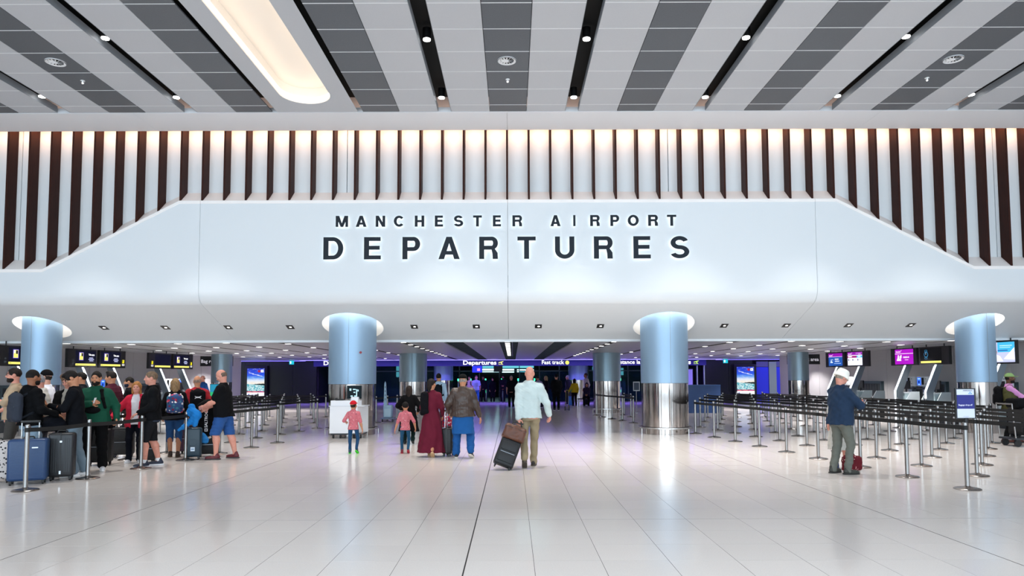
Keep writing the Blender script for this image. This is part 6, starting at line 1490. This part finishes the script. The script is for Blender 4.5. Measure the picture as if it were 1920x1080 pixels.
u = Sdf(); u.ell((0, 0, .0), (.10, .06, .10), None, .03).ell((.06, 0, -.05), (.08, .05, .07), None, .03); o = obj('blue_bag', np_mesh('blue_bag', [u.mesh(.011, .010, 5) + (0,)], [fabric('#2a7fc4')]), None, None); o.location = (-6.24, 14.26, .42); tag(o, 'small bright blue bag hanging between the teal case and the long bag', 'bag')
# red bag by the hatted man, pink bag in the family's luggage
u = Sdf(); u.box((0, 0, .14), (.15, .10, .13), None, .05, .03).ell((-.04, 0, .24), (.12, .08, .06), None, .04); t = thing('tote_bag', 'dark red patterned tote bag on the floor by the hatted man', 'bag', (5.93, 11.98, .0), .3)
obj('bag_body', np_mesh('bag_body', [u.mesh(.010, .014, 12) + (0,)], [spotted('#5a0f1c', ['#d8b8b4', '#5a0f1c', '#7a2430', '#5a0f1c', '#c99'.replace('#c99', '#cc9999')], 26, size=.24)]), None, t); MB().tube([(-.08, 0, .26), (-.05, 0, .31), (.04, 0, .31), (.07, 0, .26)], .009, 8).build('bag_handle', fabric('#4a0c16'), t)
u = Sdf(); u.box((0, 0, .1), (.10, .06, .12), None, .04, .03); t = thing('patterned_bag', 'small pink and red patterned bag between the couple', 'bag', (-1.27, 14.72, .60)); obj('bag_body', np_mesh('bag_body', [u.mesh(.010, .006, 3) + (0,)], [spotted('#b02a44', ['#e9e4e8', '#3a4a8a', '#d86a8a'], 24, size=.4)]), None, t); MB().tube([(-.05, 0, .2), (-.03, 0, .27), (.03, 0, .27), (.05, 0, .2)], .008, 8).build('bag_handle', fabric('#7a1a2a'), t)
# luggage pushed by the vested man
t = thing('luggage_trolley', 'metal luggage trolley pushed by the man in the olive vest', 'trolley', (11.72, 16.22, 0), math.radians(-90))
MB().box(-.28, .28, -.1, .75, .16, .20).build('deck', mat('#3a3d42', .4, .5), t, False)
for sx in (-1, 1): MB().tube([(sx * .26, -.08, .18), (sx * .26, -.14, .98)], .016, 10).build('side_tube', STEEL_POST, t)
MB().tube([(-.26, -.14, .98), (.26, -.14, .98)], .018, 10).build('push_bar', STEEL_POST, t)
for sx, sy in ((-.2, 0), (.2, 0), (0, .62)):
    o = MB().cyl((-.02, 0, .08), (.02, 0, .08), .08, .08, 14).build('wheel', BLACK, t); o.location = (sx, sy, 0)
suit = suitcase('large black suitcase standing on the trolley beside the vest man', 12.45, 16.55, -86, .50, .30, .62, '#121316', 'soft', 0, .6); suit.location = (11.98, 16.22, .20)
u = Sdf(); u.box((0, 0, .1), (.30, .17, .11), None, .06, .03); o = obj('soft_holdall', np_mesh('soft_holdall', [u.mesh(.014, .014, 2) + (0,)], [fabric('#15161a')]), None, None); o.location = (12.0, 16.22, .90); o.rotation_euler = (0, 0, .1); tag(o, 'black holdall lying on top of the suitcase on the trolley', 'bag')
# small staff trolley under Fast track
t = thing('staff_trolley', 'thin two-wheeled trolley beside the person all in black', 'trolley', (2.72, 34.1, 0)); MB().tube([(0, 0, .1), (.02, -.1, 1.0)], .014, 8).tube([(.14, 0, .1), (.12, -.1, 1.0)], .014, 8).tube([(.02, -.1, 1.0), (.12, -.1, 1.0)], .014, 8).build('frame', mat('#8f8a4a', .4, .4), t)
for xx in (-.03, .17): MB().cyl((xx - .02, 0, .11), (xx + .02, 0, .11), .11, .11, 16).build('wheel', BLACK, t)
MB().box(-.06, .2, .0, .3, .05, .07).build('plate', BLACK, t, False)
# swoosh on the white trainer, lanyard of the bearded man
for key in ('phone',):
    for L in PEOPLE[key]['legs']:
        ank = L[2]; M = PEOPLE[key]['M']; q = MB()
        pts = [(-.035 + .13 * t_, .030 + .020 * (t_ * 1.5 - .35) ** 2 + .006 * math.sin(t_ * 3)) for t_ in np.linspace(0, 1, 7)]
        sx = -1
        v = [(float(ank[0]) + sx * .046, float(ank[1]) + .02 + a, b + .012) for a, b in pts] + [(float(ank[0]) + sx * .046, float(ank[1]) + .02 + a, b + .026 - .010 * i / 6) for i, (a, b) in enumerate(pts)]
        q.add(v, [(i, i + 1, 8 + i, 7 + i) for i in range(6)]); o = q.build('shoe_stripe', mat('#141418', .5), PEOPLE[key]['root'], False, False)
